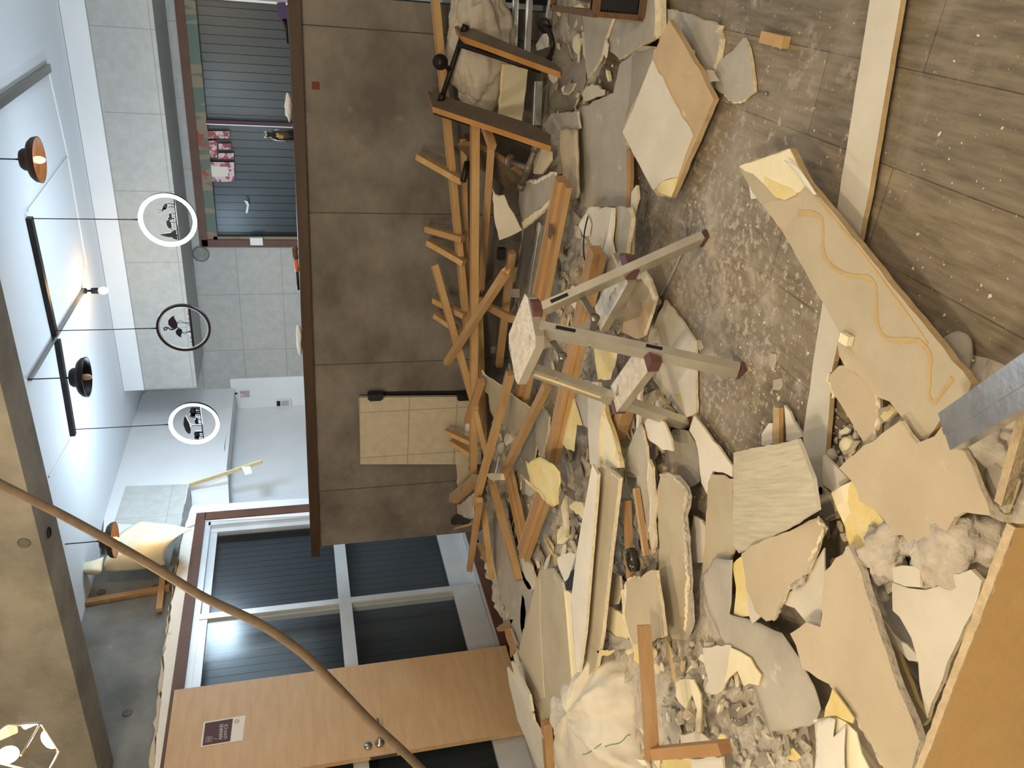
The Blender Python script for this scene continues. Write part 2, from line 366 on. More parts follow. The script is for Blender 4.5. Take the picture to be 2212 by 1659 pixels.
for x, y, sp, ax in ((105, 1150, ('z', 2.4), V((0, 0, -1))), (52, 1173, ('y', 3.0), V((0, -1, 0)))):
    bm = BM(); lathe(bm, at(x, y, sp), [(0, .003), (.018, .003), (.022, .006), (.026, 0), (0, -.002)], 16, ax); link('tie_hole', bm, 'void_dark' if x > 60 else 'stain_brown', cbm)
sbox('wall_right', (1.6, -2.2, -.06), (1.7, 7.5, 3.18), 'wall_white')
sbox('wall_near', (-4.6, -2.3, -.06), (1.7, -2.2, 3.18), 'wall_white')
# far wall around its window
WX0, WX1, WZ1 = -2.51, PX(575, 4, 1, YF).x, 2.10
bm = BM(); box(bm, (-4.6, YF, -.06), (WX0, YF+.1, ZC)); box(bm, (WX1, YF, -.06), (1.7, YF+.1, ZC)); box(bm, (WX0, YF, WZ1), (WX1, YF+.1, ZC)); box(bm, (WX0, YF, -.06), (WX1, YF+.1, .7))
struct('wall_far', bm, 'tile_grey')
bm = BM(); box(bm, (-3.62, YB, 2.19), (1.6, YF-.005, 2.625)); struct('trim_3', bm, 'tile_grey')       # tiled bulkhead
bm = BM(); box(bm, (-3.62, YB-.004, 2.625), (1.6, YF-.005, ZC-.003)); struct('trim_4', bm, 'wall_white')
# left wall: bare concrete above, furring, boards
bm = BM(); box(bm, (XL-.26, -2.2, 2.12), (XL-.14, 5.5, 3.1)); cwl = struct('wall_left', bm, 'concrete_cool')
for x, y in ((275, 1540), (337, 1268), (219, 1279)):
    bm = BM(); lathe(bm, PX(x, y, 0, XL-.14), [(0, .003), (.020, .003), (.026, .006), (.029, 0), (0, -.002)], 16, V((1, 0, 0))); link('tie_hole', bm, 'stain_brown', cwl)
bm = BM(); box(bm, (XL-.26, -2.2, -.06), (XL-.02, 1.6, 2.12)); struct('wall_left_near', bm, 'wall_white')
def wallpoly(name, P2, m, x=XL, t=.09, parent=None, jit=0):
    P3 = [PX(a, b, 0, x) for a, b in P2]
    if jit: P3 = rough_outline(P3, V((1, 0, 0)), jit, .05, random.Random(len(name)))
    bm = BM(); prism(bm, P3, V((-t, 0, 0)), 0, 0); return struct(name, bm, m, parent)
wallpoly('wall_left_header', [(226, 1097), (307, 851), (330, 841), (506, 832), (484, 968), (490, 1019), (409, 1047), (393, 1134), (300, 1160), (222, 1165)], 'wall_white', XL, .22)
wallpoly('trim_5', [(272, 1050), (405, 1046), (391, 1136), (246, 1130)], 'tile_patch', XL+.003, .003)
wallpoly('trim_6', [(411, 1047), (492, 1026), (495, 1088), (415, 1092)], 'wall_white', XL-.06, .10)
wallpoly('trim_7', [(415, 1092), (496, 1087), (690, 1074), (690, 1112), (441, 1126), (399, 1140), (402, 1118)], 'wall_white', XL, .12)
wallpoly('trim_8', [(397, 1128), (441, 1124), (399, 1489), (340, 1800), (318, 1800), (358, 1400)], 'cream_strip', XL-.02, .06, None, .004)
wallpoly('trim_9', [(383, 1160), (395, 1130), (352, 1400), (306, 1800), (318, 1800), (357, 1400)], 'kraft', XL-.012, .035, None, .005)
wallpoly('trim_13', [(407, 1049), (415, 1090), (398, 1136), (372, 1242), (360, 1238), (391, 1132)], 'concrete_cool', XL+.006, .01, None, .003)  # thin dark strip laid on for the shaded gap above the window
sbox('trim_10', (XL-.16, -.5, 2.16), (XL-.075, 5.45, 2.215), 'concrete_cool')
# hidden lower wall of the recess behind the counter
bm = BM(); box(bm, (-4.34, 5.34, -.06), (-4.26, YF, 2.25)); box(bm, (-4.34, 5.30, -.06), (XL-.12, 5.36, 1.95)); box(bm, (-4.34, 5.34, 2.05), (XL-.2, YF, 2.12)); struct('wall_recess', bm, 'wall_white')
bm = BM(); box(bm, (-4.27, YF-.012, -.06), (XL+.11, YF, 1.97)); struct('trim_11', bm, 'wall_white')
bm = BM(); box(bm, (XL-.2, 5.9, 1.935), (XL+.012, 7.25, 1.965)); struct('trim_12', bm, 'wall_white')
# ------------------------------------------------------------------ sliding window in the left wall
def ribbed(name, ax, v, u0, u1, z0, z1, pitch, m, parent, depth=.012):
    bm = BM(); n = int((u1-u0)/pitch)
    prof = []
    for i in range(n+1):
        u = u0+(u1-u0)*i/n; e = pitch*.07
        prof += [(u-e, 0), (u-e*.4, -depth), (u+e*.4, -depth), (u+e, 0)]
    a = []; b_ = []
    for u, d in prof:
        p = (v+d, u) if ax == 'x' else (u, v-d)
        a.append(bm.verts.new((*p, z0))); b_.append(bm.verts.new((*p, z1)))
    for i in range(len(a)-1): bm.faces.new((a[i], a[i+1], b_[i+1], b_[i]))
    o = link(name, bm, m, parent); o.modifiers.new('thickness', 'SOLIDIFY').thickness = .004; return o
win = thing('window_1', None, None, (XL, 3.8, .05), kind='structure')
bm = BM(); box(bm, (XL-.14, 1.6, 2.055), (XL+.012, 5.29, 2.125)); box(bm, (XL-.14, 5.20, .05), (XL+.012, 5.29, 2.06)); box(bm, (XL-.16, 1.6, .02), (XL+.0, 5.29, .085)); box(bm, (XL-.1, 1.6, .085), (XL-.06, 5.2, .11))
link('frame', bm, 'frame_brown', win)
bm = BM(); box(bm, (XL-.10, 1.6, 2.015), (XL-.012, 5.20, 2.058)); box(bm, (XL-.10, 5.155, .10), (XL-.012, 5.20, 2.03)); box(bm, (XL-.045, 1.6, .085), (XL-.02, 5.2, .118))
link('track', bm, 'alu_white', win)
ym = PX(700, 1310, 0, XL-.03).y
def sash(y0, y1, x, name):
    s = BM()
    for a, b in (((x-.03, y0, .11), (x, y1, .30)), ((x-.03, y0, 1.02), (x, y1, 1.105)), ((x-.03, y0, 1.965), (x, y1, 2.02)), ((x-.035, y0, .11), (x+.005, y0+.05, 2.02)), ((x-.035, y1-.05, .11), (x+.005, y1, 2.02))): box(s, a, b)
    o = link('sash', s, 'alu_white', win); g = BM(); box(g, (x-.018, y0+.04, .28), (x-.012, y1-.04, 1.98)); link('glass', g, 'pane', o)
sash(ym-.02, 5.16, XL-.055, 'a'); sash(2.5, ym+.04, XL-.015, 'b'); sash(1.62, 2.56, XL-.055, 'c')
ribbed('shutter', 'x', XL-.17, 1.6, 5.3, .05, 2.06, .062, 'shutter', win)
# ------------------------------------------------------------------ window in the far wall
w2 = thing('window_2', None, None, ((WX0+WX1)/2, YF, .7), kind='structure')
bm = BM(); box(bm, (WX0-.03, YF-.03, WZ1-.05), (WX1+.03, YF+.04, WZ1+.02)); box(bm, (WX0-.04, YF-.03, .7), (WX0+.03, YF+.04, WZ1))
link('frame', bm, 'frame_brown', w2)
bm = BM(); box(bm, (WX1-.010, YF-.02, .7), (WX1+.008, YF+.03, WZ1-.05)); link('jamb', bm, 'alu_white', w2)
bm = BM(); box(bm, (WX0+.03, YF-.012, WZ1-.135), (WX1-.03, YF+.01, WZ1-.05)); box(bm, (WX0+.03, YF-.012, .7), (WX0+.055, YF+.01, WZ1-.1)); link('patterned_tape', bm, 'tape_border', w2)
xm = PX(520, 265, 1, YF).x
bm = BM(); box(bm, (xm-.016, YF-.015, .7), (xm+.016, YF+.012, WZ1-.13)); link('mullion', bm, 'maroon', w2)
bm = BM(); box(bm, (xm-.022, YF-.017, .7), (xm-.016, YF+.01, WZ1-.13)); link('mullion_edge', bm, 'alu_white', w2)
bm = BM(); box(bm, (WX0+.05, YF+.014, .7), (WX1-.03, YF+.018, WZ1-.06)); link('glass', bm, 'pane', w2)
ribbed('shutter', 'y', YF+.07, WX0, WX1, .7, WZ1, .068, 'shutter', w2)
bm = BM(); c0 = PX(554, 522, 1, YF-.05); box(bm, c0-V((.035, .0, .055)), c0+V((.035, .03, .055))); lk = link('window_latch', bm, 'white_plastic'); tag(lk, 'small white latch box at left edge of the far window frame', 'latch')
for s, lab in (('1360,895 1565,895 1565,945 1360,945', 'wide red floral sticker on the far window, nearest the mullion'), ('1395,960 1480,960 1482,1075 1397,1075', 'tall red floral sticker between two small ones on far window'),
               ('1490,980 1575,980 1575,1020 1490,1020', 'smallest pale red sticker, upper of the two narrow ones'), ('1490,1045 1595,1045 1595,1085 1490,1085', 'narrow red sticker directly beside the big framed one'),
               ('1370,1105 1598,1108 1600,1240 1380,1242', 'largest red floral sticker with a pale framed centre')):
    st = board('window_sticker', lab, 'sticker', 'h', s, ('y', YF-.002), .002, ('floral', 'floral'), 0, group='floral stickers on the far window')
    if 'largest' in lab: bmp = board('picture', None, None, 'h', '1420,1135 1555,1138 1558,1205 1428,1208', ('y', YF-.003), .002, ('sign_white', 'sign_white'), 0, parent=st)
board('paper_scrap', 'white torn scrap stuck low on the far window pane', 'scrap', 'h', '1665,1368 1692,1375 1700,1400 1690,1455 1676,1455 1685,1400', ('y', YF-.003), .002, ('white_plastic', 'white_plastic'), 0)
c0 = PX(434, 548, 1, YF); bm = BM(); lathe(bm, c0-V((0, .006, 0)), [(0, .0), (.07, .0), (.075, .004), (.05, .006), (0, .006)], 14, V((0, -1, 0))); tag(link('damp_patch', bm, 'stain'), 'round grey damp patch on the far wall beside the window', 'patch')
# ------------------------------------------------------------------ bar counter
XC0, XC1 = -3.55, -.235
ct = thing('bar_counter', 'long bar counter faced in mottled grey-brown panels with wooden ledge', 'counter', (-1.9, YC, 0))
bm = BM(); box(bm, (XC0, YC, 0), (XC1, YC+.14, 1.235)); link('front_panel', bm, 'counter_face', ct)
bm = BM(); box(bm, (XC0-.06, YC-.035, 1.222), (XC1+.02, YC+.36, 1.278)); link('ledge', bm, 'ledge', ct)
bm = BM(); box(bm, (XC0, YC+.14, .8), (XC1, YC+.34, 1.235)); link('back_panel', bm, 'wall_white', ct)
bm = BM(); box(bm, (XC1+.03, YC+.06, 0), (.75, YC+.6, 1.22)); tag(link('dark_filler_box', bm, 'black_plastic'), 'added dark box filling the passage past the right end of the bar counter', 'cabinet')  # box added to keep the passage beyond the counter dark
c0 = PX(682, 185, 1, YC); bm = BM(); box(bm, c0-V((.018, .003, .018)), c0+V((.018, -.0005, .018))); tag(link('red_sticker', bm, 'red_mark'), 'small dull red square stuck on the counter front', 'sticker')
# small door leaf hung on the counter front
hd = thing('hatch_door', 'pale beige gridded hatch door hung on the dark counter front', 'cabinet door', PX(990, 930, 1, YC-.03))
P3 = [PX(x, y, 1, YC-.05) for x, y in ((775, 859), (778, 1003), (1040, 1003), (1040, 857))]
bm = BM(); prism(bm, P3, V((0, .022, 0)), 0, 0); link('leaf', bm, 'panel_beige', hd)
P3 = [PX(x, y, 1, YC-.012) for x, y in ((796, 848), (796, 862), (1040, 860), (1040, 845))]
bm = BM(); prism(bm, P3, V((0, .01, 0)), 0, 0); link('gap_shade_strip', bm, 'black_plastic', hd)  # black strip standing in for the shadow beside the ajar leaf
for x in (811, 1003):
    c0 = PX(x, 856, 1, YC-.06); bm = BM(); box(bm, c0+V((-.018, -.012, -.045)), c0+V((.018, .03, .045))); box(bm, c0+V((-.03, -.006, -.035)), c0+V((.02, .004, .035))); link('hinge', bm, 'black_plastic', hd)
# ------------------------------------------------------------------ wooden door leaf leaning in front of the window
DX = XL+.045
dr = thing('door_1', 'light oak veneered door leaf standing before the shuttered window', 'door', (DX, 3.2, .06), kind='structure')
yd1, yd0 = PX(700, 1447, 0, DX).y, PX(900, 1617, 0, DX).y
bm = BM(); box(bm, (DX-.035, yd0, .065), (DX, yd1, PX(377, 1490, 0, DX).z)); link('leaf', bm, 'door_wood', dr)
hz = PX(820, 1606, 0, DX); hb = BM(); lathe(hb, hz, [(.0, 0), (.027, 0), (.027, .012), (.012, .014), (.010, .05), (0, .05)], 18, V((1, 0, 0)))
e1 = hz+V((.05, 0, 0)); tube(hb, [e1, e1+V((.008, .02, 0)), e1+V((.006, .07, .0)), e1+V((0, .125, 0))], .0085, 10); link('lever_handle', hb, 'steel', dr)
hb = BM(); lathe(hb, PX(795, 1612, 0, DX), [(0, 0), (.024, 0), (.022, .008), (0, .009)], 18, V((1, 0, 0))); link('lock_cylinder', hb, 'steel', dr)
hb = BM(); zz = hz.z; box(hb, (DX-.03, yd0-.003, zz-.09), (DX-.008, yd0+.002, zz+.06)); link('latch_plate', hb, 'steel', dr)
# notice on the door
sg = thing('door_sign', 'white notice with a maroon panel lettered NINIKEI OFFICE', 'sign', PX(480, 1580, 0, DX))
def signpt(u, v): # u across 0..1, v down 0..1
    tl, tr, bl = (433.5, 1614), (440, 1560), (524, 1599)
    return (tl[0]+(tr[0]-tl[0])*u+(bl[0]-tl[0])*v, tl[1]+(tr[1]-tl[1])*u+(bl[1]-tl[1])*v)
def signpoly(name, uv, m, off, parent=sg):
    P3 = [PX(*signpt(u, v), 0, DX+off) for u, v in uv]; bm = BM(); prism(bm, P3, V((-.0012, 0, 0)), 0, 0); return link(name, bm, m, parent)
signpoly('paper', [(0, 0), (1, 0), (1, 1), (0, 1)], 'sign_white', .002)
signpoly('maroon_panel', [(.05, .04), (.95, .04), (.95, .70), (.05, .70)], 'maroon', .0032)
pO = PX(*signpt(.0, 0), 0, DX); pU = PX(*signpt(1, 0), 0, DX)-pO; pV = PX(*signpt(0, 1), 0, DX)-pO
def text(name, body, u, v, wd, m, parent, spacing=1.0):
    cu = bpy.data.curves.new(name, 'FONT'); cu.body = body; cu.size = 1; cu.offset = .018;  cu.space_character = spacing; o = bpy.data.objects.new(name, cu); COL.objects.link(o)
    X, Y = V((0, 1, 0)), V((0, 0, 1)); N_ = V((1, 0, 0)); p = pO+pU*u+pV*v+V((.0042, 0, 0))
    p.y = pO.y+pU.y*u; p.z = pO.z+pV.z*v
    bpy.context.view_layer.update(); me = bpy.data.meshes.new_from_object(o.evaluated_get(bpy.context.evaluated_depsgraph_get())); bpy.data.objects.remove(o)
    xs_ = [q.co.x for q in me.vertices]; kk = wd/(max(xs_)-min(xs_))
    for q in me.vertices: q.co = q.co*kk
    for q in me.vertices: q.co = X*q.co.x+Y*q.co.y+N_*q.co.z
    me.materials.append(M[m]); o = bpy.data.objects.new(name, me); COL.objects.link(o); o.parent = parent; o.location = p-WL[parent]; return o
sw, sh = pU.length, pV.length
text('lettering', 'NINIKEI', .17, .505, sw*.60, 'sign_light', sg, 1.08); text('lettering', 'OFFICE', .17, .615, sw*.58, 'sign_light', sg, 1.32); text('slash_mark', '/', .2, .38, sw*.05, 'sign_light', sg)
def lpt(u, v): p = pO+pU*u+pV*v; return V((DX+.0042, pO.y+pU.y*u, pO.z+pV.z*v))
bm = BM(); r_ = sw*.095
cc = lpt(.245, .185)
tube(bm, [cc+V((0, math.cos(a)*r_*(.9 if 0 else 1)*min(1, 1.15), math.sin(a)*r_)) if (a % (math.pi/2)) > .3 and 0 else cc+V((0, max(-1, min(1, math.cos(a)*1.45))*r_, max(-1, min(1, math.sin(a)*1.45))*r_)) for a in [k*math.pi/16 for k in range(32)]], sw*.008, 6, 0, True)
tube(bm, [cc+V((0, math.cos(a)*r_*.6, math.sin(a)*r_*.6)) for a in [k*math.pi/12 for k in range(24)]], sw*.008, 6, 0, True)
tube(bm, [cc+V((0, math.cos(a)*r_*.2, math.sin(a)*r_*.2)) for a in [k*math.pi/6 for k in range(12)]], sw*.008, 6, 0, True); link('logo', bm, 'sign_grey', sg)
bm = BM(); cc = lpt(.82, .835); tube(bm, [cc+V((0, math.cos(a)*sw*.07, math.sin(a)*sw*.07)) for a in [k*math.pi/10 for k in range(20)]], sw*.012, 6, 0, True); ball(bm, cc+V((0, -.002, -sw*.035)), sw*.02, 1, (.3, 1, 1)); link('round_stamp', bm, 'sign_grey', sg)
# ================================================================== THINGS ON THE FAR SIDE
def wall_thing(name, lab, cat, x, y, yy, w_, h_, d_, m):
    c = PX(x, y, 1, yy); t = thing(name, lab, cat, c); bm = BM(); box(bm, c+V((-w_/2, -d_, -h_/2)), c+V((w_/2, 0, h_/2))); link('housing', bm, m, t); return t, c
t, c = wall_thing('intercom', 'white intercom with dark screen on the wall left of the far window', 'intercom', 612, 869, YF-.013, .085, .15, .02, 'white_plastic')
bm = BM(); box(bm, c+V((-.03, -.023, .03)), c+V((.03, -.02, .065))); link('screen', bm, 'black_plastic', t)
bm = BM(); box(bm, c+V((-.03, -.022, -.055)), c+V((.03, -.02, .02))); link('keypad', bm, 'sign_grey', t)
t, c = wall_thing('smoke_detector', 'white box with a black slot under the white header, above the small poster', 'detector', 508, 851, YF-.013, .055, .055, .03, 'white_plastic')
bm = BM(); box(bm, c+V((.012, -.032, -.024)), c+V((.03, -.03, .03))); link('slot', bm, 'black_plastic', t)
t, c = wall_thing('notice', 'small red and grey notice pinned below the white box', 'notice', 529, 851, YF-.013, .075, .09, .003, 'sign_grey')
bm = BM(); box(bm, c+V((-.037, -.005, .01)), c+V((.037, -.003, .045))); link('red_heading', bm, 'floral', t)
# ------------------------------------------------------------------ ceiling rails, mouldings
def rail(name, lab, cat, a, b, w_, h_, m, group=None):
    bm = BM(); obox(bm, V(a)-V((0, 0, h_/2)), V(b)-V((0, 0, h_/2)), w_, h_); return tag(link(name, bm, m), lab, cat, group)
def ceil(x, y): return Z(x, y, ZC)
r1 = rail('lamp_bar', 'black ceiling bar carrying the lit deer ring and the flamingo ring', 'lamp bar', ceil(57, 470), ceil(113, 724), .045, .03, 'black_iron', 'black ceiling bars'); 
r2 = rail('lamp_bar', 'black ceiling bar carrying the lit elephant ring', 'lamp bar', ceil(118, 734), ceil(153, 940), .045, .03, 'black_iron', 'black ceiling bars')
rail('track_rail', 'grey metal lighting track at the upper edge of the white ceiling', 'track', ceil(101, 146), ceil(-60, 258), .05, .025, 'steel')
for lab, a, b in (('white cable moulding from the grey track to the small junction', (104, 152), (145, 335)), ('white cable moulding running on to the bare bulb', (145, 335), (186, 572)), ('white cable moulding slanting from the junction to the deer ring bar', (144, 340), (58, 455)),
                  ('thin white cable on the ceiling left of the elephant ring bar', (150, 950), (104, 1030))):
    rail('cable_moulding', lab, 'cable moulding', ceil(*a), ceil(*b), .014, .008, 'wall_white', 'white ceiling mouldings')
rail('conduit', 'thin metal conduit crossing the ceiling from the bare bulb to bell pendant', 'conduit', ceil(177, 626), ceil(60, 820), .02, .02, 'steel')
# ------------------------------------------------------------------ ring pendants
YR = 5.0
def silhouettes(kind, c, r, T):
    """flat cut-out metal figures standing on the chord bar (drawn in the plane of the ring)"""
    def S(bm, P): prism(bm, [c+V((x*r, 0, z*r)) for x, z in P], V((0, .003, 0)), 0, 0)
    def oval(cx, cz, a, b, n=14, ro=0): return [(cx+a*math.cos(t)*math.cos(ro)-b*math.sin(t)*math.sin(ro), cz+a*math.cos(t)*math.sin(ro)+b*math.sin(t)*math.cos(ro)) for t in [k*2*math.pi/n for k in range(n)]]
    def line(bm, P, r_): tube(bm, [c+V((x*r, 0, z*r)) for x, z in P], r_*r, 6)
    zb = -.30; parts = []
    if kind == 'flamingo':
        for cx, s in ((.22, 1.0), (-.20, .72)):
            bm = BM(); f = 1 if cx > 0 else -1
            S(bm, [(cx+f*x*s, zb+z*s) for x, z in ((-.23, .62), (-.2, .78), (-.05, .88), (.12, .86), (.26, .74), (.34, .60), (.22, .62), (.06, .55), (-.08, .52), (-.18, .55))])
            line(bm, [(cx+f*x*s, zb+z*s) for x, z in ((-.2, .66), (-.3, .74), (-.28, .84), (-.2, .9), (-.18, 1.0), (-.24, 1.07), (-.31, 1.05), (-.29, .97), (-.2, .92))], .022*s+.006)
            line(bm, [(cx, zb), (cx+f*.01, zb+.54*s)], .012); line(bm, [(cx+f*.01, zb+.52*s), (cx+f*.14*s, zb+.40*s), (cx-f*.01, zb+.24*s), (cx-f*.06*s, zb+.05)], .012); parts.append(('flamingo', bm))
        bm = BM()
        for k in range(17):
            x = -.78+k*.098; h_ = .10+.07*math.sin(k*2.3); S(bm, [(x-.016, zb), (x+.02, zb), (x+.03*math.sin(k), zb+h_)])
        parts.append(('grass', bm))
    elif kind == 'elephant':
        for cx, s in ((.60, 1), (-.60, .85)):
            bm = BM(); S(bm, oval(cx, zb+.3*s, .22*s, .14*s)); S(bm, oval(cx-.2*s, zb+.33*s, .11*s, .12*s))
            for dx in (-.12, -.03, .1, .17): S(bm, [(cx+dx*s-.025, zb), (cx+dx*s+.03, zb), (cx+dx*s+.03, zb+.25*s), (cx+dx*s-.025, zb+.25*s)])
            line(bm, [(cx-.28*s, zb+.33*s), (cx-.33*s, zb+.2*s), (cx-.32*s, zb+.04)], .028*s); parts.append(('elephant', bm))
        bm = BM(); cx = .10; S(bm, oval(cx-.02, zb+.2, .15, .085)); S(bm, [(cx+.1, zb+.2), (cx+.2, zb+.36), (cx+.27, zb+.32), (cx+.2, zb+.28), (cx+.14, zb+.14)])
        for dx in (-.12, -.07, .06, .1): S(bm, [(cx+dx-.012, zb), (cx+dx+.014, zb), (cx+dx+.02, zb+.17), (cx+dx-.02, zb+.17)])
        parts.append(('antelope', bm))
        bm = BM(); cx = -.12; line(bm, [(cx, zb), (cx+.01, zb+.35), (cx-.05, zb+.5)], .025); line(bm, [(cx+.01, zb+.33), (cx+.08, zb+.5)], .02)
        S(bm, [(cx-.42, zb+.52), (cx-.2, zb+.48), (cx+.1, zb+.50), (cx+.52, zb+.62), (cx+.40, zb+.70), (cx+.08, zb+.76), (cx-.25, zb+.70), (cx-.4, zb+.62)]); parts.append(('acacia_tree', bm))
    else:
        bm = BM(); cx = .52; S(bm, oval(cx, zb+.34, .13, .075, 12, -.5)); line(bm, [(cx+.1, zb+.3), (cx+.13, zb+.15), (cx+.08, zb)], .018); line(bm, [(cx-.02, zb+.26), (cx, zb+.1), (cx-.02, zb)], .02)
        S(bm, [(cx-.08, zb+.3), (cx-.02, zb+.42), (cx-.16, zb+.5), (cx-.2, zb+.46), (cx-.14, zb+.42)]); line(bm, [(cx-.14, zb+.5), (cx-.1, zb+.58), (cx-.14, zb+.66)], .012); line(bm, [(cx-.14, zb+.5), (cx-.24, zb+.56), (cx-.26, zb+.62)], .012); parts.append(('deer', bm))
        bm = BM(); cx = .18; S(bm, oval(cx, zb+.19, .1, .055)); S(bm, [(cx-.1, zb+.17), (cx-.04, zb+.24), (cx-.13, zb+.33), (cx-.18, zb+.28)])
        for dx in (-.07, .07): line(bm, [(cx+dx, zb), (cx+dx, zb+.17)], .014)
        parts.append(('fawn', bm))
        bm = BM(); cx = -.17; S(bm, oval(cx, zb+.28, .18, .09, 14, .15)); line(bm, [(cx+.15, zb+.26), (cx+.24, zb+.16), (cx+.22, zb+.05)], .035); line(bm, [(cx+.08, zb+.22), (cx+.08, zb)], .016); line(bm, [(cx-.13, zb+.24), (cx-.24, zb+.14), (cx-.24, zb+.04)], .022); parts.append(('grazing_deer', bm))
        bm = BM(); cx = -.60; S(bm, [(cx-.2, zb+.04), (cx-.15, zb+.2), (cx-.1, zb+.22), (cx-.08, zb+.42), (cx, zb+.66), (cx+.06, zb+.44), (cx+.1, zb+.24), (cx+.16, zb+.2), (cx+.2, zb+.06), (cx+.04, zb+.06), (cx+.03, zb), (cx-.03, zb), (cx-.03, zb+.05)]); parts.append(('fir_tree', bm))
    for n_, b_ in parts: link(n_, b_, 'ring_black', T)
def ring_lamp(px_, lit, kind, lab):
    c = PX(*px_, 1, YR); R_ = .157; T = thing('ring_pendant', lab, 'pendant lamp', (c.x, c.y, c.z), 'ring pendants on the black bars')
    circ = [c+V((math.cos(a)*R_, 0, math.sin(a)*R_)) for a in [k*2*math.pi/48 for k in range(48)]]
    bm = BM()
    for k in range(48):   # rectangular hoop section
        pass
    rings = []
    for k in range(48):
        a = k*2*math.pi/48; d = V((math.cos(a), 0, math.sin(a))); rings.append([bm.verts.new(c+d*(R_+p)+V((0, q, 0))) for p, q in ((.008, -.011), (.008, .011), (-.004, .011), (-.004, -.011))])
    for k in range(48):
        for j in range(4): bm.faces.new((rings[k][j], rings[k][(j+1) % 4], rings[(k+1) % 48][(j+1) % 4], rings[(k+1) % 48][j]))
    hoop = link('hoop', bm, 'ring_black', T)
    bm = BM(); tube(bm, [c+V((math.cos(a)*(R_-.009), -.002, math.sin(a)*(R_-.009))) for a in [k*2*math.pi/48 for k in range(48)]], .0075 if lit else .005, 8, 0, True)
    if lit:   # the light strip also glows over the front of the hoop
        tube(bm, [c+V((math.cos(a)*(R_+.001), -.012, math.sin(a)*(R_+.001))) for a in [k*2*math.pi/48 for k in range(48)]], .0065, 8, 0, True)
    link('light_strip', bm, 'ring_light' if lit else 'alu_white', T)
    bm = BM(); h_ = .30*R_/.157; zz = c.z-.30*R_*1.0; xx = math.sqrt(max(0, 1-.09))*R_; obox(bm, V((c.x-xx, c.y, zz)), V((c.x+xx, c.y, zz)), .006, .007 if lit else .012); link('chord_bar', bm, 'ring_black', T)
    silhouettes(kind, c, R_, T)
    bm = BM(); tube(bm, [c+V((0, 0, R_)), c+V((0, 0, R_+.05)), V((c.x, c.y, ZC-.03))], [.006, .003, .003], 8); link('cord', bm, 'black_plastic', T)
    if lit:
        l = lamp('ring_glow', c, 36 if kind == 'elephant' else 14, (.62, .82, 1), .12); l.parent = T; l.location = (0, .09, 0)
ring_lamp((363, 475), 1, 'deer', 'lit white ring pendant with deer and fir tree silhouettes')
ring_lamp((397, 708), 0, 'flamingo', 'unlit black ring pendant with two flamingo silhouettes')
ring_lamp((420, 914), 1, 'elephant', 'lit white ring pendant with elephants and acacia tree')
# ------------------------------------------------------------------ bell pendants
def bell(c, lit, lab, s=1.0):
    c = V(c); T = thing('bell_pendant', lab, 'pendant lamp', c, 'bell pendants')
    bm = BM(); prof = [(.012, .062), (.045, .058), (.055, .045), (.058, .022), (.095, .012), (.112, -.005), (.118, -.03), (.112, -.03), (.104, -.006), (.09, .004), (.05, .014), (.047, .04), (.01, .05)]
    lathe(bm, c, [(r*s, h*s) for r, h in prof], 28); link('shade', bm, 'black_iron' if not lit else 'rust', T)
    bm = BM(); tube(bm, [c+V((0, 0, .05*s)), c+V((0, 0, .085*s)), V((c.x, c.y, ZC+.0))], [.009, .0035, .0035], 8); link('cord', bm, 'black_plastic', T)
    bm = BM(); lathe(bm, c, [(.0, .045), (.018, .04), (.018, .0), (0, .0)], 14); link('lamp_holder', bm, 'black_plastic', T)
    bm = BM(); ball(bm, c+V((0, 0, -.025*s)), .026*s, 2, (.75, .75, 1.25)); link('bulb', bm, 'bulb_warm' if lit else 'bulb_off', T)
    if lit: l = lamp('bulb_glow', c, 2.2, (1, .62, .26), .03); l.parent = T; l.location = (0, 0, -.09*s)
bell(PX(72, 345, 1, 4.6), 1, 'lit rusty bell pendant near the grey ceiling track')
bell(PX(176, 815, 1, 4.447), 0, 'unlit black bell pendant hanging before the elephant ring bar')
bell(PX(238, 1167, 1, 4.43), 1, 'lit small bell pendant behind the thick brown cable')
T = thing('bare_bulb', 'bare lit bulb in a black holder hanging from the white ceiling', 'bulb', PX(210, 628, 1, 5.87), None)
c = WL[T]; bm = BM(); lathe(bm, V((c.x, c.y, c.z)), [(0, .11), (.02, .11), (.02, .07), (.008, .068), (.008, .04), (.022, .038), (.022, -.005), (0, -.005)], 16); link('holder', bm, 'black_plastic', T)
bm = BM(); tube(bm, [c+V((0, 0, .1)), V((c.x, c.y, ZC-.015))], .006, 8); link('stem', bm, 'black_plastic', T)
bm = BM(); ball(bm, c+V((0, 0, -.04)), .028, 2, (1, 1, 1.25)); link('bulb', bm, 'bulb_warm', T)
l = lamp('bulb_glow', c, 6, (1, .62, .26), .03); l.parent = T; l.location = (0, 0, -.07)
